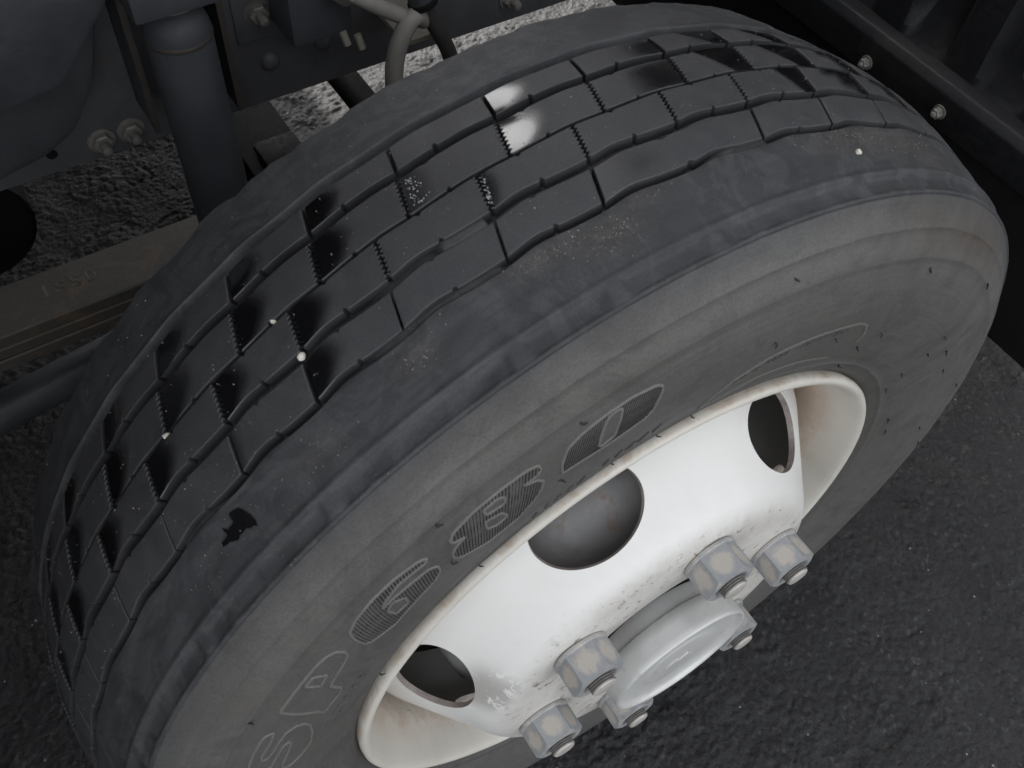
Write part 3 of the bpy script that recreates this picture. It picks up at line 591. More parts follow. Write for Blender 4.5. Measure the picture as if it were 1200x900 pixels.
def make_block(row, k):
    ga, gb, oU, oL, zig = ROWS[row]
    lo_k, hi_k = k, k - 1
    if row == 3 and k == 1: return                  # sipe worn away: the block below runs on through it
    tl, th_ = Bk[lo_k], (Bk[hi_k] if hi_k >= 0 else Bk[-1] + 360)
    if row == 3 and k == 2: th_ = Bk[0]
    tm = (tl + th_) / 2; near = -92 < tm < 50
    sg = 0.0012 if zig else 0.0011
    if row == 3 and k in (4, 7, 8): sg = 0.0004
    dg = math.degrees(sg / 0.396)
    nv = (33 if zig else 12) if near else 5; nu = 30 if near else 9
    L = math.radians(th_ - tl) * 0.396; bv = 0.0005
    u = np.concatenate([[0, bv / L], np.linspace(0.05, 0.95, nu - 4), [1 - bv / L, 1]])
    nick_u = 0.40 if row < 2 else 0.52
    if near: u = np.unique(np.concatenate([u, nick_u + np.linspace(-0.05, 0.05, 9)]))
    Wd = 0.022; v = np.concatenate([[0, bv / Wd], np.linspace(0.06, 0.94, nv - 4), [1 - bv / Wd, 1]]) if nv > 5 else np.array([0, .05, .5, .95, 1.0])
    U, Vv = np.meshgrid(u, v, indexing='ij')
    off = oU + (oL - oU) * Vv
    if zig and near:
        tri = np.abs(((Vv * 8.0) % 1.0) * 2 - 1) * 2 - 1; tri = np.sign(tri) * np.abs(tri) ** 0.6
        off = off + tri * math.degrees(0.0010 / 0.396) * sstep(0.0, 0.05, Vv) * (1 - sstep(0.95, 1, Vv))
    off0 = oU + (oL - oU) * Vv
    tL = tl + off + dg; tH = th_ + off - dg
    T = tL + (tH - tL) * U
    US = np.clip((T - (tl + off0)) / (th_ - tl), 0, 1)
    zU = ZG[ga](T) + HW[ga]; zL = ZG[gb](T) - HW[gb]
    if near:
        nk = np.exp(-((U - nick_u) / 0.017) ** 4)
        dpt = 0.0022 if row in (0, 2) else 0.0016
        zL = zL - nk * dpt
        zU = zU + np.exp(-((U - (nick_u - 0.12)) / 0.02) ** 4) * (0.0016 if row else 0)
    Z = zU + (zL - zU) * Vv
    Rr = RT(Z)
    eU, eV = np.minimum(U, 1 - U) * L, np.minimum(Vv, 1 - Vv) * Wd
    edge = np.minimum(eU, eV); Rr = Rr - 0.0004 * (edge < bv * 0.5)
    a, b, st = patch_for(row, k)
    # heel-and-toe wear: the polished end sits a little lower
    if a: Rr = Rr - 0.0006 * (1 - sstep(0, a, US))
    if b: Rr = Rr - 0.0007 * sstep(1 - b, 1, US)
    wet = np.zeros_like(US)
    if a:
        bow = 0.52 + 0.48 * np.sin(np.pi * np.clip(0.12 + 0.80 * Vv, 0, 1)); wet = np.maximum(wet, (1 - sstep(a * bow - 0.20, a * bow + 0.10, US)) * st)
        if row in (0, 1, 2): wet *= 1 - 0.6 * sstep(0.80, 1.05, Vv * 0.5 + US / max(a, 1e-3) * 0.55)
    if b:
        if k < 2 or k > 36: wet = np.maximum(wet, sstep(-0.04, 0.03, US - (1 - b * (0.35 + 0.75 * (1 - Vv) + 0.2))) * st)
        else: wet = np.maximum(wet, sstep(0.0, 0.55, US - (1 - b)) * sstep(-0.15, 0.3, Vv) * (1 - 0.5 * sstep(0.75, 1.2, Vv)) * st)
    Vt = wp(T, Rr, Z); n_u, n_v = U.shape
    top = Vt.reshape(-1, 3); F = grid_faces(n_u, n_v)[:, ::-1].tolist()
    idx = np.arange(n_u * n_v).reshape(n_u, n_v)
    loop = list(idx[0, :-1]) + list(idx[:-1, -1]) + list(idx[-1, :0:-1]) + list(idx[:0:-1, 0])
    Tl, Zl = T.reshape(-1)[loop], Z.reshape(-1)[loop]; Rl = Rr.reshape(-1)[loop]
    Vl, Ul = Vv.reshape(-1)[loop], U.reshape(-1)[loop]; sl = np.where(Vl > 0.985, 0.0003 if gb == 'C' else 0.0009, 0) - np.where(Vl < 0.015, 0.0003 if ga == 'C' else 0.0008, 0)
    base = wp(Tl, RT(Zl) - DEPTH - 0.0008, Zl + sl); m0 = len(top); nl = len(loop)
    F += [[m0 + nl + i, m0 + nl + (i + 1) % nl, m0 + (i + 1) % nl, m0 + i] for i in range(nl)]
    VV = np.vstack([top, base, top[loop]]); VV[:, 2] = np.maximum(VV[:, 2], 0.0003)
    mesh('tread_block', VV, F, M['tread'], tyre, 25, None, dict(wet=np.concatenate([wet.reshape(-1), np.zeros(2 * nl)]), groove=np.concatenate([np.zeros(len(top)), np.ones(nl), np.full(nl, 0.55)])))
for row in range(4):
    for k in range(NB): make_block(row, k)

# ---- raised sidewall lettering, traced in (angle, radius)
LET = {
 'S': ([[(-60.50, 0.3308), (-62.07, 0.3317), (-63.74, 0.3317), (-65.42, 0.3312), (-66.74, 0.3304), (-68.17, 0.3281), (-69.22, 0.3238), (-69.46, 0.3180), (-68.75, 0.3142), (-66.39, 0.3133), (-64.43, 0.3127), (-63.70, 0.3099), (-64.61, 0.3067), (-67.05, 0.3052), (-69.62, 0.3053), (-71.11, 0.3038), (-71.83, 0.2991),
         (-70.95, 0.2933), (-69.41, 0.2893), (-67.72, 0.2878), (-64.55, 0.2920), (-61.90, 0.2985), (-60.50, 0.3056), (-60.20, 0.3122), (-60.96, 0.3167), (-62.85, 0.3181), (-64.83, 0.3184), (-66.14, 0.3202), (-66.05, 0.3237), (-64.83, 0.3254), (-62.81, 0.3242), (-61.84, 0.3248), (-60.12, 0.3261)]], []),
 'P': ([[(-56.22, 0.3317), (-52.74, 0.3320), (-48.82, 0.3320), (-47.45, 0.3307), (-46.70, 0.3269), (-46.83, 0.3204), (-47.48, 0.3156), (-49.38, 0.3120), (-53.24, 0.3073), (-54.91, 0.2933), (-56.58, 0.2901), (-60.04, 0.2924), (-58.62, 0.3018)]], [[(-52.10, 0.3280), (-50.58, 0.3273), (-50.55, 0.3183), (-52.50, 0.3163)]]),
 '6': ([[(-43.97, 0.3296), (-42.25, 0.3335), (-39.52, 0.3356), (-36.76, 0.3354), (-34.18, 0.3327), (-33.51, 0.3299), (-34.04, 0.3275), (-37.16, 0.3297), (-39.76, 0.3262), (-40.46, 0.3233), (-39.11, 0.3236), (-37.26, 0.3222), (-34.62, 0.3202), (-34.04, 0.3161), (-34.60, 0.3089), (-36.17, 0.3025), (-38.89, 0.3001), (-43.30, 0.2962), (-45.76, 0.3038), (-45.93, 0.3089), (-44.97, 0.3209)]],
       [[(-40.68, 0.3178), (-39.42, 0.3210), (-38.65, 0.3145), (-39.52, 0.3062), (-41.19, 0.3073)]]),
 '8': ([[(-31.11, 0.3279), (-30.18, 0.3317), (-27.68, 0.3344), (-24.37, 0.3347), (-21.90, 0.3339), (-20.90, 0.3316), (-20.90, 0.3273), (-21.59, 0.3245), (-23.02, 0.3247), (-21.69, 0.3199), (-21.39, 0.3148), (-21.98, 0.3074), (-23.39, 0.2995), (-25.94, 0.2908), (-29.78, 0.2914), (-32.13, 0.3011), (-32.76, 0.3079), (-32.27, 0.3149), (-31.50, 0.3188), (-30.04, 0.3209), (-31.14, 0.3243)]],
       [[(-27.05, 0.3299), (-25.37, 0.3304), (-24.86, 0.3272), (-25.42, 0.3218), (-27.20, 0.3244)], [(-27.87, 0.3195), (-26.19, 0.3158), (-26.12, 0.3068), (-27.51, 0.3053), (-28.36, 0.3104)]]),
 '0': ([[(-7.81, 0.3291), (-8.02, 0.3227), (-8.93, 0.3114), (-9.77, 0.3067), (-12.60, 0.3044), (-15.39, 0.3044), (-19.52, 0.3080), (-19.14, 0.3186), (-18.03, 0.3283), (-16.48, 0.3318), (-13.92, 0.3340), (-11.07, 0.3345), (-8.53, 0.3322)]],
       [[(-12.10, 0.3310), (-12.75, 0.3204), (-13.44, 0.3098), (-14.99, 0.3074), (-15.21, 0.3120), (-14.46, 0.3231), (-13.64, 0.3310), (-12.62, 0.3322)]])}
def lp(s, h, e):     # letter plane: s = angle*0.315 rad, h = radius
    r = h; return wp(math.degrees(s / 0.315), r, float(ZS(r)) + e)[()]
def smooth_closed(poly, n=3):
    P = np.array(poly); out = []
    for i in range(len(P)):
        a, b, c, d = P[i - 1], P[i], P[(i + 1) % len(P)], P[(i + 2) % len(P)]
        for k in range(n):
            t = k / n; out.append(0.5 * ((2 * b) + (c - a) * t * 0.8 + (2 * a - 5 * b + 4 * c - d) * t * t * 0.8 + (c - b) * 0.0 + ((3 * b - a - 3 * c + d) * t ** 3) * 0.8) + 0.2 * (b * 0 + (c - b) * t) + (0.0) * a)
    return np.array(out)
def letter(ch):
    polys = [[(math.radians(t) * 0.315, r) for t, r in p] for p in LET[ch][0] + LET[ch][1]]
    b = MB()
    for p in polys:
        q = p + p[:1]
        pts = [lp(s, h, 0.0) for s, h in q]
        # subdivide so the outline follows the curved wall
        fine = []
        for a, c in zip(q[:-1], q[1:]):
            ns = max(1, int(math.hypot(c[0] - a[0], c[1] - a[1]) / 0.0013))
            for k in range(ns): fine.append(tuple(np.array(a) + (np.array(c) - np.array(a)) * k / ns))
        fine = np.array(fine); m = len(fine)
        for _ in range(1): fine = 0.25 * np.roll(fine, 1, 0) + 0.5 * fine + 0.25 * np.roll(fine, -1, 0)
        d = np.roll(fine, -1, 0) - np.roll(fine, 1, 0); d /= np.linalg.norm(d, axis=1)[:, None]; nn = np.stack([-d[:, 1], d[:, 0]], 1)
        V = []
        for i in range(m):
            for o_, e in ((-0.0010, -0.0003), (-0.0006, 0.0006), (0.0, 0.0008), (0.0006, 0.0006), (0.0010, -0.0003)): V.append(lp(*(fine[i] + nn[i] * o_), e))
        b.add(V, grid_faces(m, 5, True).tolist(), 0)
    # hatch ribs, clipped to the outline by scan lines
    sp = 0.0016 if ch == '0' else (0.0020 if ch in '86' else 0.0018)
    slope = 0.47; S = np.array([[s - (h - 0.315) * slope, h] for p in polys for s, h in p]); x = S[:, 0].min() + sp * 0.7
    ht = 0.00042 if ch in '860' else 0.00025; wd = sp * 0.27
    if ch == 'S': ht = 0.0
    while x < S[:, 0].max() and ht:
        ys = []
        for p in polys:
            q = [(s - (h - 0.315) * slope, h) for s, h in p]
            for (x1, y1), (x2, y2) in zip(q, q[1:] + q[:1]):
                if (x1 <= x) != (x2 <= x): ys.append(y1 + (x - x1) / (x2 - x1) * (y2 - y1))
        ys.sort()
        for y0, y1 in zip(ys[::2], ys[1::2]):
            if y1 - y0 < 0.002: continue
            y0 += 0.0007; y1 -= 0.0007; nseg = 3; V = []
            for k in range(nseg + 1):
                h = y0 + (y1 - y0) * k / nseg; s = x + (h - 0.315) * slope
                V += [lp(s - wd, h, -0.0002), lp(s, h, ht), lp(s + wd, h, -0.0002)]
            b.add(V, grid_faces(nseg + 1, 3).tolist(), 1)
        x += sp
    b.build('raised_letter', [M['outline'], M['hatch'] if ch in '860' else M['wall']], tyre, 40)
M['hatch'] = rubber('clean_rubber_ribs', (0.010, 0.010, 0.010), (0.018, 0.0175, 0.017), (0.022, 0.021, 0.020), False, 0.1)
M['outline'] = rubber('letter_outline_rubber', (0.145, 0.140, 0.131), (0.185, 0.178, 0.167), (0.175, 0.168, 0.157), False, 0.4)
for ch in LET: letter(ch)
# small moulded lettering and the raised frames beside the rim
def warc(segs, name, w, h): return strokes(name, [[(math.radians(t) * 0.315, r) for t, r in s] for s in segs], lambda s, r, e: lp(s, r, e), w, h, M['outline'] if name == 'moulded_frame' else M['wall'], tyre)
def dens(pts, n=6):
    out = []
    for a, c in zip(pts[:-1], pts[1:]): out += [tuple(np.array(a) + (np.array(c) - np.array(a)) * k / n) for k in range(n)]
    return out + [pts[-1]]
warc([dens([(0.3, .2640), (0.77, .2714), (3.05, .2868), (7.18, .2957), (10.89, .2981), (14.91, .2992), (22.65, .2995), (24.79, .2963), (26.95, .2857), (27.64, .2779)]), dens([(0.3, .2640), (0.6, .2580), (2.6, .2570), (6.0, .2640), (9.48, .2693), (16.55, .2668), (26.0, .2600)])], 'moulded_frame', 0.0017, 0.0008)
rl = random.Random(5); small = []
def tiny(t0, t1, r0, hgt, step, fn):
    t = t0
    while t < t1:
        if rl.random() < 0.86:
            for s in GL[rl.choice('ISOD')]: small.append([(t + px * step * 0.72 + py * step * 0.42, fn(t) + (py - 0.5) * hgt) for px, py in s[::1 if len(s) < 4 else 2]])
        t += step
tiny(-25.5, -7.6, .2835, 0.0085, 1.75, lambda t: np.interp(t, [-25, -16, -8], [.2635, .2670, .2745]))
tiny(3.2, 21.5, .2955, 0.0040, 0.85, lambda t: np.interp(t, [3, 7, 12, 22], [.2835, .2915, .2940, .2950]))
tiny(-66, -53.5, .276, 0.0095, 2.1, lambda t: 0.276)
warc(small, 'small_lettering', 0.0010, 0.0009)['kind'] = 'stuff'
# moulding hairs left by the mould vents
hair = MB()
HP = [(0.3545, 6.52), (0.3397, 29.38), (0.3472, 49.82), (0.3130, 6.23), (0.2711, 30.56), (0.2860, 31.77), (0.2884, 20.00), (0.2881, 55.16), (0.3036, 52.41), (0.3024, 59.12), (0.3013, 66.53), (0.2670, 57.93), (0.2485, 34.01), (0.3403, -16.00), (0.2544, 62.41), (0.3459, -57.69), (0.2619, 78.00), (0.2650, 82.79), (0.3281, 77.43), (0.3809, 80.20), (0.3465, 87.82), (0.3011, -20.20), (0.2415, -12.5), (0.2415, -4.6), (0.2415, 1.5), (0.2420, -36), (0.3079, -33.20), (0.240, -62), (0.3265, 94.36), (0.3067, 87.20), (0.3459, -30.29)]
for r, t in HP:
    p0 = Vector(wp(t, r, float(ZS(r)) - 0.0005)); p1 = Vector(wp(t + rl.uniform(-.4, .4), r - 0.001, float(ZS(r)) + 0.0014)); p2 = Vector(wp(t + rl.uniform(0.1, 0.5), r - rl.uniform(.001, .0035), float(ZS(r)) + 0.0020))
    hair.tube([p0, p1, p2], [0.0007, 0.0006, 0.0004], 6)
hair.build('moulding_hairs', M['hatch'], tyre)['kind'] = 'stuff'
# fine sand lying on the tread
gr = MB(); nr = np.random.default_rng(3)
def grain(t, z, s, r=None):
    r = float(RT(z)) if r is None else r
    c = wp(t, r + s * 0.2, z); d = nr.normal(0, 1, (4, 3)); d /= np.linalg.norm(d, axis=1)[:, None]
    V = c + np.vstack([d, -d[:2]]) * s * nr.uniform(0.6, 1.1, (6, 1)); gr.add(V, [(0, 1, 2), (0, 2, 3), (0, 3, 1), (1, 2, 4), (2, 3, 5), (3, 1, 5), (4, 5, 1)])
for _ in range(430): grain(nr.uniform(-72, 30), nr.choice([nr.uniform(-0.2, -0.163), nr.uniform(-0.158, -0.137), nr.uniform(-0.131, -0.108), nr.uniform(-0.103, -0.084), nr.uniform(-0.077, -0.059)]), nr.uniform(0.00025, 0.00062))
for c, w, z0, zw, n in ((-12, 2.6, 0.048, 0.003, 60), (-7, 2.4, 0.041, 0.006, 80), (-23, 2, 0.042, 0.006, 30), (18, 4, 0.047, 0.005, 70), (27, 5, 0.042, 0.008, 40), (-3, 2, 0.05, 0.002, 25), (-33, 3, 0.038, 0.006, 30), (-44, 4, 0.04, 0.006, 24)):
    for _ in range(n): grain(nr.normal(c, w * .7), np.clip(nr.normal(-z0, zw * .8), -0.0525, -0.026), nr.uniform(0.00022, 0.0006))
M['sand'] = simple('sand_grains', (0.22, 0.20, 0.17), (0.40, 0.37, 0.33), 400, (0.6, 0.9), 0, 0.0)
gr.build('sand_grains', M['sand'], tyre)['kind'] = 'stuff'

# ---- dark oil stain on the outer shoulder, tiny foam beads by two sipes
M['oil'] = simple('oil_stain', (0.004, 0.004, 0.0045), (0.007, 0.007, 0.0075), 90, (0.85, 0.98), 0, 0.2, 500)
M['oil'].node_tree.nodes['Principled BSDF'].inputs['Specular IOR Level'].default_value = 0.12
OIL = [(-41.06, -.0480), (-40.59, -.0475), (-40.2, -.0462), (-39.89, -.0425), (-39.69, -.0378), (-39.74, -.0323), (-40.05, -.0345), (-40.25, -.0339), (-40.6, -.0362), (-40.88, -.0360), (-41.37, -.0362), (-41.7, -.0350), (-41.94, -.0359), (-42.47, -.0376), (-42.91, -.0378), (-43.18, -.0391), (-43.03, -.0407), (-42.61, -.0406), (-42.3, -.0410), (-42.32, -.0434), (-42.36, -.0465), (-42.04, -.0427), (-41.47, -.0431), (-41.24, -.0436), (-41.25, -.0464)]
bm = bmesh.new(); vs = []
for i in range(len(OIL)):
    (t0, z0), (t1, z1) = OIL[i], OIL[(i + 1) % len(OIL)]
    for k in range(4):
        f = k / 4; t = t0 + (t1 - t0) * f + rl.uniform(-.05, .05); z = z0 + (z1 - z0) * f + rl.uniform(-.0003, .0003); vs.append(bm.verts.new(wp(t, float(RT(z)) + 0.00018, z)))
bmesh.ops.triangulate(bm, faces=[bm.faces.new(vs)]); bm.verts.index_update()
mesh('oil_stain', [v.co[:] for v in bm.verts], [[v.index for v in f.verts] for f in bm.faces], M['oil'], tyre, 180); bm.free()
M['foam'] = simple('foam_beads', (0.26, 0.265, 0.275), (0.42, 0.43, 0.44), 500, (0.15, 0.3), 0, 0.0)
fb = MB()
def bead(t, z, q): c = wp(t, float(RT(z)) - 0.0002, z); fb.lathe([(0.00001, q * 0.7), (q * 0.6, q * 0.5), (q * 0.95, q * 0.1), (q, -q * 0.3)], c, (math.sin(math.radians(t)), 0, math.cos(math.radians(t))), 7)
for _ in range(60):
    f = abs(nr.normal(0, 0.42)); z = nr.uniform(-0.1275, -0.1085); t = -16.75 - (z + 0.1275) / 0.019 * 0.75 + 0.25 + f * 1.1 * (1 + (z + 0.1275) / 0.02)
    bead(t, z, nr.uniform(0.0002, 0.0005))
for _ in range(16):
    z = nr.uniform(-0.1015, -0.0865); bead(-12.3 - (z + 0.1035) / 0.019 * 0.8 + nr.uniform(0.2, 0.5), z, nr.uniform(0.0003, 0.0007))
fb.build('foam_beads', M['foam'], tyre, 180)['kind'] = 'stuff'

# ---- rim
RP = [(0.2335, -0.0130), (0.2352, -0.0070), (0.2362, -0.0020), (0.2360, 0.0010), (0.2346, 0.0030), (0.2325, 0.0036), (0.2302, 0.0028), (0.2284, 0.0008), (0.2268, -0.0030), (0.2252, -0.0085), (0.2235, -0.0140), (0.2212, -0.0200), (0.2195, -0.0245), (0.2180, -0.0265), (0.2150, -0.0300), (0.2133, -0.0340), (0.2125, -0.0400), (0.2110, -0.0550), (0.2095, -0.0750), (0.2088, -0.1000), (0.2088, -0.1500), (0.212, -0.170), (0.226, -0.19), (0.235, -0.203), (0.2365, -0.203), (0.2300, -0.19), (0.2150, -0.1675), (0.2125, -0.15), (0.2125, -0.10), (0.2140, -0.07), (0.2165, -0.040), (0.2220, -0.030), (0.2285, -0.020)]
n = 220; A = np.linspace(0, 360, n, endpoint=False); rp = np.array(RP)
V = wp(A[:, None], rp[None, :, 0], rp[None, :, 1]).reshape(-1, 3)
rr_ = np.repeat(rp[None], n, 0).reshape(-1, 2); aa = np.repeat(A[:, None], len(RP), 1).reshape(-1)
rust = np.clip(sstep(0.2346, 0.2358, rr_[:, 0]) * (rr_[:, 1] < 0.0022) + sstep(-0.022, -0.030, rr_[:, 1]) * 0.55 + np.exp(-((rr_[:, 1] + 0.030) / 0.004) ** 2) * 0.6, 0, 1)
rim = mesh('rim', V, grid_faces(n, len(RP), True, True), M['rim'], wheel, 40, None, dict(rust=rust, dirt=np.clip(sstep(-0.01, -0.04, rr_[:, 1]) * 0.5, 0, 1), streak=np.zeros(len(V)), barrel_shade=sstep(-0.062, -0.085, rr_[:, 1])))

# ---- disc with six vent holes between the studs
PH0 = 11.0                                          # angle of one stud
DP = [(0.0800, 0.0330), (0.0815, 0.0375), (0.0850, 0.0400), (0.1000, 0.0402), (0.1260, 0.0400), (0.1360, 0.0388), (0.1440, 0.0352), (0.1495, 0.0306), (0.1535, 0.0258), (0.1965, -0.0330), (0.1995, -0.0375), (0.2025, -0.0430), (0.2055, -0.0500), (0.2075, -0.0600), (0.2086, -0.0760), (0.2087, -0.0900)]
i0, i1 = 8, 9                                       # the cone that carries the holes
DPn = np.array(DP)
def dpn_off(th):                                    # inner surface, th thick
    t = np.gradient(DPn, axis=0); t /= np.linalg.norm(t, axis=1)[:, None]; nrm = np.stack([t[:, 1], -t[:, 0]], 1)
    return DPn + nrm * th
IN = dpn_off(0.0045)
def disc():
    Nb, Nv = 20, 14                                  # samples along the sector edges
    cone0, cone1 = DPn[i0], DPn[i1]; L = np.linalg.norm(cone1 - cone0)
    sect_phi = np.linspace(-30, 30, Nb + 1); VV = []; FF = []; MI = []
    hr_phi, hr_s = 13.6, 0.0312; cs = 0.53 * L       # hole half sizes: degrees, metres along the cone
    per = [(p, 0.0) for p in sect_phi[:-1]] + [(30.0, L * k / Nv) for k in range(Nv)] + [(p, L) for p in sect_phi[:0:-1]] + [(-30.0, L * (Nv - k) / Nv) for k in range(Nv)]
    per = np.array(per); npz = len(per); rings = 7
    for sgn, prof_ in ((1, DPn), (-1, IN)):
        c0, c1 = prof_[i0], prof_[i1]
        for s in range(6):
            ph = PH0 + 30 + 60 * s; base = len(VV); rowsv = []
            for q in range(rings + 1):
                f = (q / rings) ** 1.25
                for p, sl in per:
                    ang = math.atan2((sl - cs) / (L * 0.5), p / 30.0 * 1.15); hp, hsl = hr_phi * math.cos(ang), cs + hr_s * math.sin(ang)
                    P, S_ = hp + (p - hp) * f, hsl + (sl - hsl) * f; rz = c0 + (c1 - c0) * (S_ / L); sr_ = ph + P
                    VV.append(wp(sr_, rz[0], rz[1]))
            f = grid_faces(rings + 1, npz, False, True) + base; FF += (f if sgn > 0 else f[:, ::-1]).tolist(); MI += [0] * len(f)
            rowsv.append(base)
            if sgn > 0: hole_o.append(base)
            else: hole_i.append(base)
    for s in range(6):                               # the thickness seen in each hole
        o, i = hole_o[s], hole_i[s]
        for k in range(npz): FF.append([o + k, o + (k + 1) % npz, i + (k + 1) % npz, i + k][::-1]); MI.append(1)
    phis = np.concatenate([PH0 + 30 + 60 * s + sect_phi[:-1] for s in range(6)])
    for sgn, prof_ in ((1, DPn), (-1, IN)):
        for part in (prof_[:i0 + 1], prof_[i1:]):
            base = len(VV); VV.extend(wp(phis[:, None], part[None, :, 0], part[None, :, 1]).reshape(-1, 3)); f = grid_faces(len(phis), len(part), True) + base
            FF.extend((f[:, ::-1] if sgn > 0 else f).tolist()); MI.extend([0] * len(f))
    base = len(VV); ring = np.stack([DPn[0], IN[0]]); VV.extend(wp(phis[:, None], ring[None, :, 0], ring[None, :, 1]).reshape(-1, 3)); f = grid_faces(len(phis), 2, True) + base; FF.extend(f.tolist()); MI.extend([0] * len(f))
    return np.array(VV), FF, MI
hole_o, hole_i = [], []
dv, df, di = disc()
bm = bmesh.new(); vs = [bm.verts.new(p) for p in dv]
for f, mi in zip(df, di):
    try: q = bm.faces.new([vs[i] for i in f]); q.material_index = mi
    except ValueError: pass
bmesh.ops.remove_doubles(bm, verts=bm.verts, dist=2e-5); bmesh.ops.recalc_face_normals(bm, faces=bm.faces); bm.verts.index_update()
dv = np.array([v.co[:] for v in bm.verts]); df = [[v.index for v in f.verts] for f in bm.faces]; di = [f.material_index for f in bm.faces]; bm.free()
dr = np.hypot(dv[:, 0], dv[:, 2] - ZC); da = np.degrees(np.arctan2(dv[:, 0], dv[:, 2] - ZC))
dirt = np.clip(1 - sstep(0.128, 0.152, dr), 0, 1) * 0.9
streak = np.exp(-((da + 73) / 9) ** 4) * sstep(0.136, 0.146, dr) * (1 - sstep(0.158, 0.172, dr))
disc_o = mesh('wheel_disc', dv, df, [M['disc'], M['edge']], wheel, 40, di, dict(dirt=dirt, streak=np.clip(streak, 0, 1), rust=np.zeros(len(dv))))

# ---- brake drum and hub
MB().lathe([(0.0001, 0.0150), (0.062, 0.0150), (0.075, 0.0140), (0.082, 0.0100), (0.118, 0.0020), (0.138, -0.0080), (0.1475, -0.0200), (0.1500, -0.0350), (0.1500, -0.1300), (0.156, -0.1320), (0.156, -0.1500), (0.10, -0.155), (0.0001, -0.155)], (0, 0, ZC), (0, -1, 0), 96).build('brake_drum', M['drum'], wheel)
MB().lathe([(0.0001, 0.030), (0.056, 0.030), (0.0575, 0.0320), (0.0735, 0.0310), (0.0765, 0.0280), (0.0775, 0.0140)], (0, 0, ZC), (0, -1, 0), 72).build('hub', M['hub'], wheel)
MB().lathe([(0.10, -0.125), (0.2040, -0.125), (0.2050, -0.127), (0.2040, -0.129), (0.10, -0.129)], (0, 0, ZC), (0, -1, 0), 72, 0, True).build('dust_shield', M['blackdeep'], wheel)
# ---- hub cap: flared cup with a recessed face
cap_o = MB().lathe([(0.0001, 0.0672), (0.029, 0.0668), (0.0305, 0.0664), (0.0315, 0.0656), (0.040, 0.0654), (0.0535, 0.0658), (0.0556, 0.0664), (0.0567, 0.0682), (0.0574, 0.0694), (0.0585, 0.0699), (0.0597, 0.0694), (0.0603, 0.0678), (0.0603, 0.0640), (0.0601, 0.0560), (0.0598, 0.0475), (0.0585, 0.0462), (0.0550, 0.0462), (0.0540, 0.0340), (0.0535, 0.0325)], (0, 0, ZC), (0, -1, 0), 96).build('hub_cap', M['cap'], wheel, 50)
MB().prism([(-0.013, -0.004), (-0.006, 0.0065), (0.0, 0.0015), (0.006, 0.0065), (0.013, -0.004), (0.006, -0.0085), (-0.006, -0.0085)], 'y', -0.0680, -0.0669, 0.0004).build('cap_emblem', M['cap'], cap_o)
em = [o for o in COL.objects if o.name == 'cap_emblem'][0]; em.location.z = ZC - ORIG['hub_cap'][2]

# ---- lug nuts
def nut_mesh():
    AF, H0, H1 = 0.0181, 0.0, 0.0250; R6 = AF / math.cos(R(30)); V = []; F = []; fl_ = []
    g = 6
    for s in range(6):
        a0, a1 = R(60 * s), R(60 * s + 60); p0, p1 = np.array([math.cos(a0), math.sin(a0)]) * R6, np.array([math.cos(a1), math.sin(a1)]) * R6
        b = len(V)
        for i in range(g + 1):
            for j in range(g + 1):
                t, h = i / g, j / g; p = p0 + (p1 - p0) * t
                r_ = np.hypot(*p); hmax = H1 - max(0, (r_ - AF) * 0.62); hmin = 0.0030
                V.append((p[0], p[1], hmin + (hmax - hmin) * h)); e = 1 - math.hypot((2 * t - 1) * 0.95, (2 * h - 1) * 0.95); fl_.append(max(0, min(1, e * 1.3)))
        F += (grid_faces(g + 1, g + 1) + b).tolist()
    n = 48
    top = [(AF + 0.0004, H1 - 0.0006), (AF - 0.0012, H1), (0.0135, H1), (0.0124, H1 - 0.0010), (0.0108, H1 - 0.0030), (0.0092, H1 - 0.0030)]
    b = len(V)
    for i in range(n):
        a = 2 * math.pi * i / n
        seg = ((math.degrees(a) % 60) - 30); edge_r = AF / math.cos(R(seg))
        for k, (r, h) in enumerate(top):
            if k == 0: r, h = edge_r, H1 - (edge_r - AF) * 0.62
            V.append((r * math.cos(a), r * math.sin(a), h)); fl_.append(0.25 if k else 0.05)
    F += (grid_faces(n, len(top), True) + b).tolist()
    col = [(0.0165, 0.0036), (0.0208, 0.0034), (0.0214, 0.0026), (0.0214, 0.0008), (0.0206, 0.0)]; b = len(V)
    for i in range(n):
        a = 2 * math.pi * i / n
        for r, h in col: V.append((r * math.cos(a), r * math.sin(a), h)); fl_.append(0.3)
    F += (grid_faces(n, len(col), True) + b).tolist()
    return np.array(V), F, fl_
NV, NF, NFL = nut_mesh()
def stud_profile():
    p = [(0.0001, 0.0312), (0.0076, 0.0312), (0.0086, 0.0308), (0.0092, 0.0299)]
    for i in range(5): p += [(0.0100, 0.0290 - i * 0.0018), (0.0087, 0.0281 - i * 0.0018)]
    return p + [(0.0087, 0.018)]
nut_me = stud_me = None
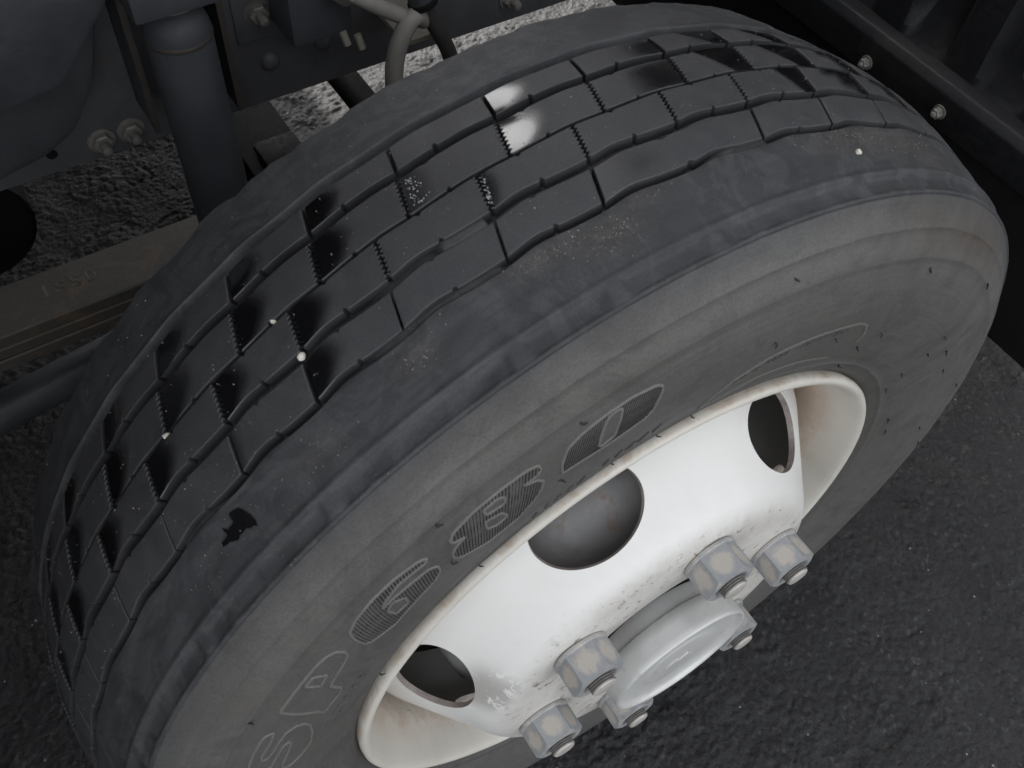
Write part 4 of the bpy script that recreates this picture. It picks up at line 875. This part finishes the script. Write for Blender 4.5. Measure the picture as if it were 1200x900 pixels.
for s in range(6):
    ang = PH0 + 60 * s; org = wp(ang, 0.1103, 0.0402); spin = (12, 20, 3, 26, 8, 17)[s]
    Mx = Matrix(((1, 0, 0), (0, 0, -1), (0, 1, 0))).to_4x4()                 # local +Z points outwards (-Y)
    Mx = Matrix(((1, 0, 0), (0, 0, -1), (0, 1, 0))).to_4x4() @ Matrix.Rotation(R(spin), 4, 'Z')
    if nut_me is None:
        nut_o = mesh('lug_nut', NV, NF, M['nut'], wheel, 28, None, dict(flat=NFL)); nut_me = nut_o.data
        cen = (NV.min(0) + NV.max(0)) / 2; nut_me.transform(Matrix.Translation(Vector(cen)))
        sp_ = stud_profile(); so_ = MB().lathe(sp_[:4], (0, 0, 0), (0, 0, 1), 28, 0).lathe(sp_[3:], (0, 0, 0), (0, 0, 1), 28, 1).build('wheel_stud', [M['stud'], M['thread']], nut_o, 30); stud_me = so_.data
        sc = np.array([v.co[:] for v in so_.data.vertices]); stud_me.transform(Matrix.Translation(Vector(ORIG[so_.name])))
    else:
        nut_o = nut_o.copy(); COL.objects.link(nut_o); so_ = so_.copy(); COL.objects.link(so_); so_.parent = nut_o
    nut_o.parent = wheel; nut_o.matrix_parent_inverse = Matrix.Identity(4); nut_o.matrix_basis = Matrix.Translation(Vector(org) - Vector(ORIG['wheel_assembly'])) @ Mx
    so_.matrix_parent_inverse = Matrix.Identity(4); so_.matrix_basis = Matrix.Identity(4)

# ================================================================== STONE CHIPS
def chip(t, r, z, s, label, stretch=1.3):
    bm = bmesh.new(); bmesh.ops.create_icosphere(bm, subdivisions=2, radius=1.0); q = np.random.default_rng(int(abs(t * 100)))
    for v in bm.verts:
        v.co *= 1 + q.uniform(-0.22, 0.22); v.co.x *= stretch; v.co.z *= 0.75
    bm.transform(Matrix.Rotation(q.uniform(0, 3), 4, 'Z')); bm.verts.index_update(); c = wp(t, r, z)
    V = [np.array(v.co[:]) * s + c for v in bm.verts]; F = [[v.index for v in f.verts] for f in bm.faces]; bm.free()
    tag(mesh('stone_chip', V, F, M['stone'], None, 25), label, 'stone', 'pale stone chips caught in the tread')
chip(-29.8, 0.3955, -0.0808, 0.0019, 'pale stone chip caught in the tread groove just above the outermost block row', 1.3)
chip(-30.1, 0.3975, -0.1070, 0.0014, 'small pinkish stone chip in the thin middle groove', 1.2)
chip(-42.1, 0.3970, -0.1052, 0.0018, 'cream stone chip lowest down in the thin middle groove', 1.5)
chip(17.8, 0.3888, -0.0360, 0.0016, 'white stone chip lying on the outer shoulder of the tyre at the right', 1.4)
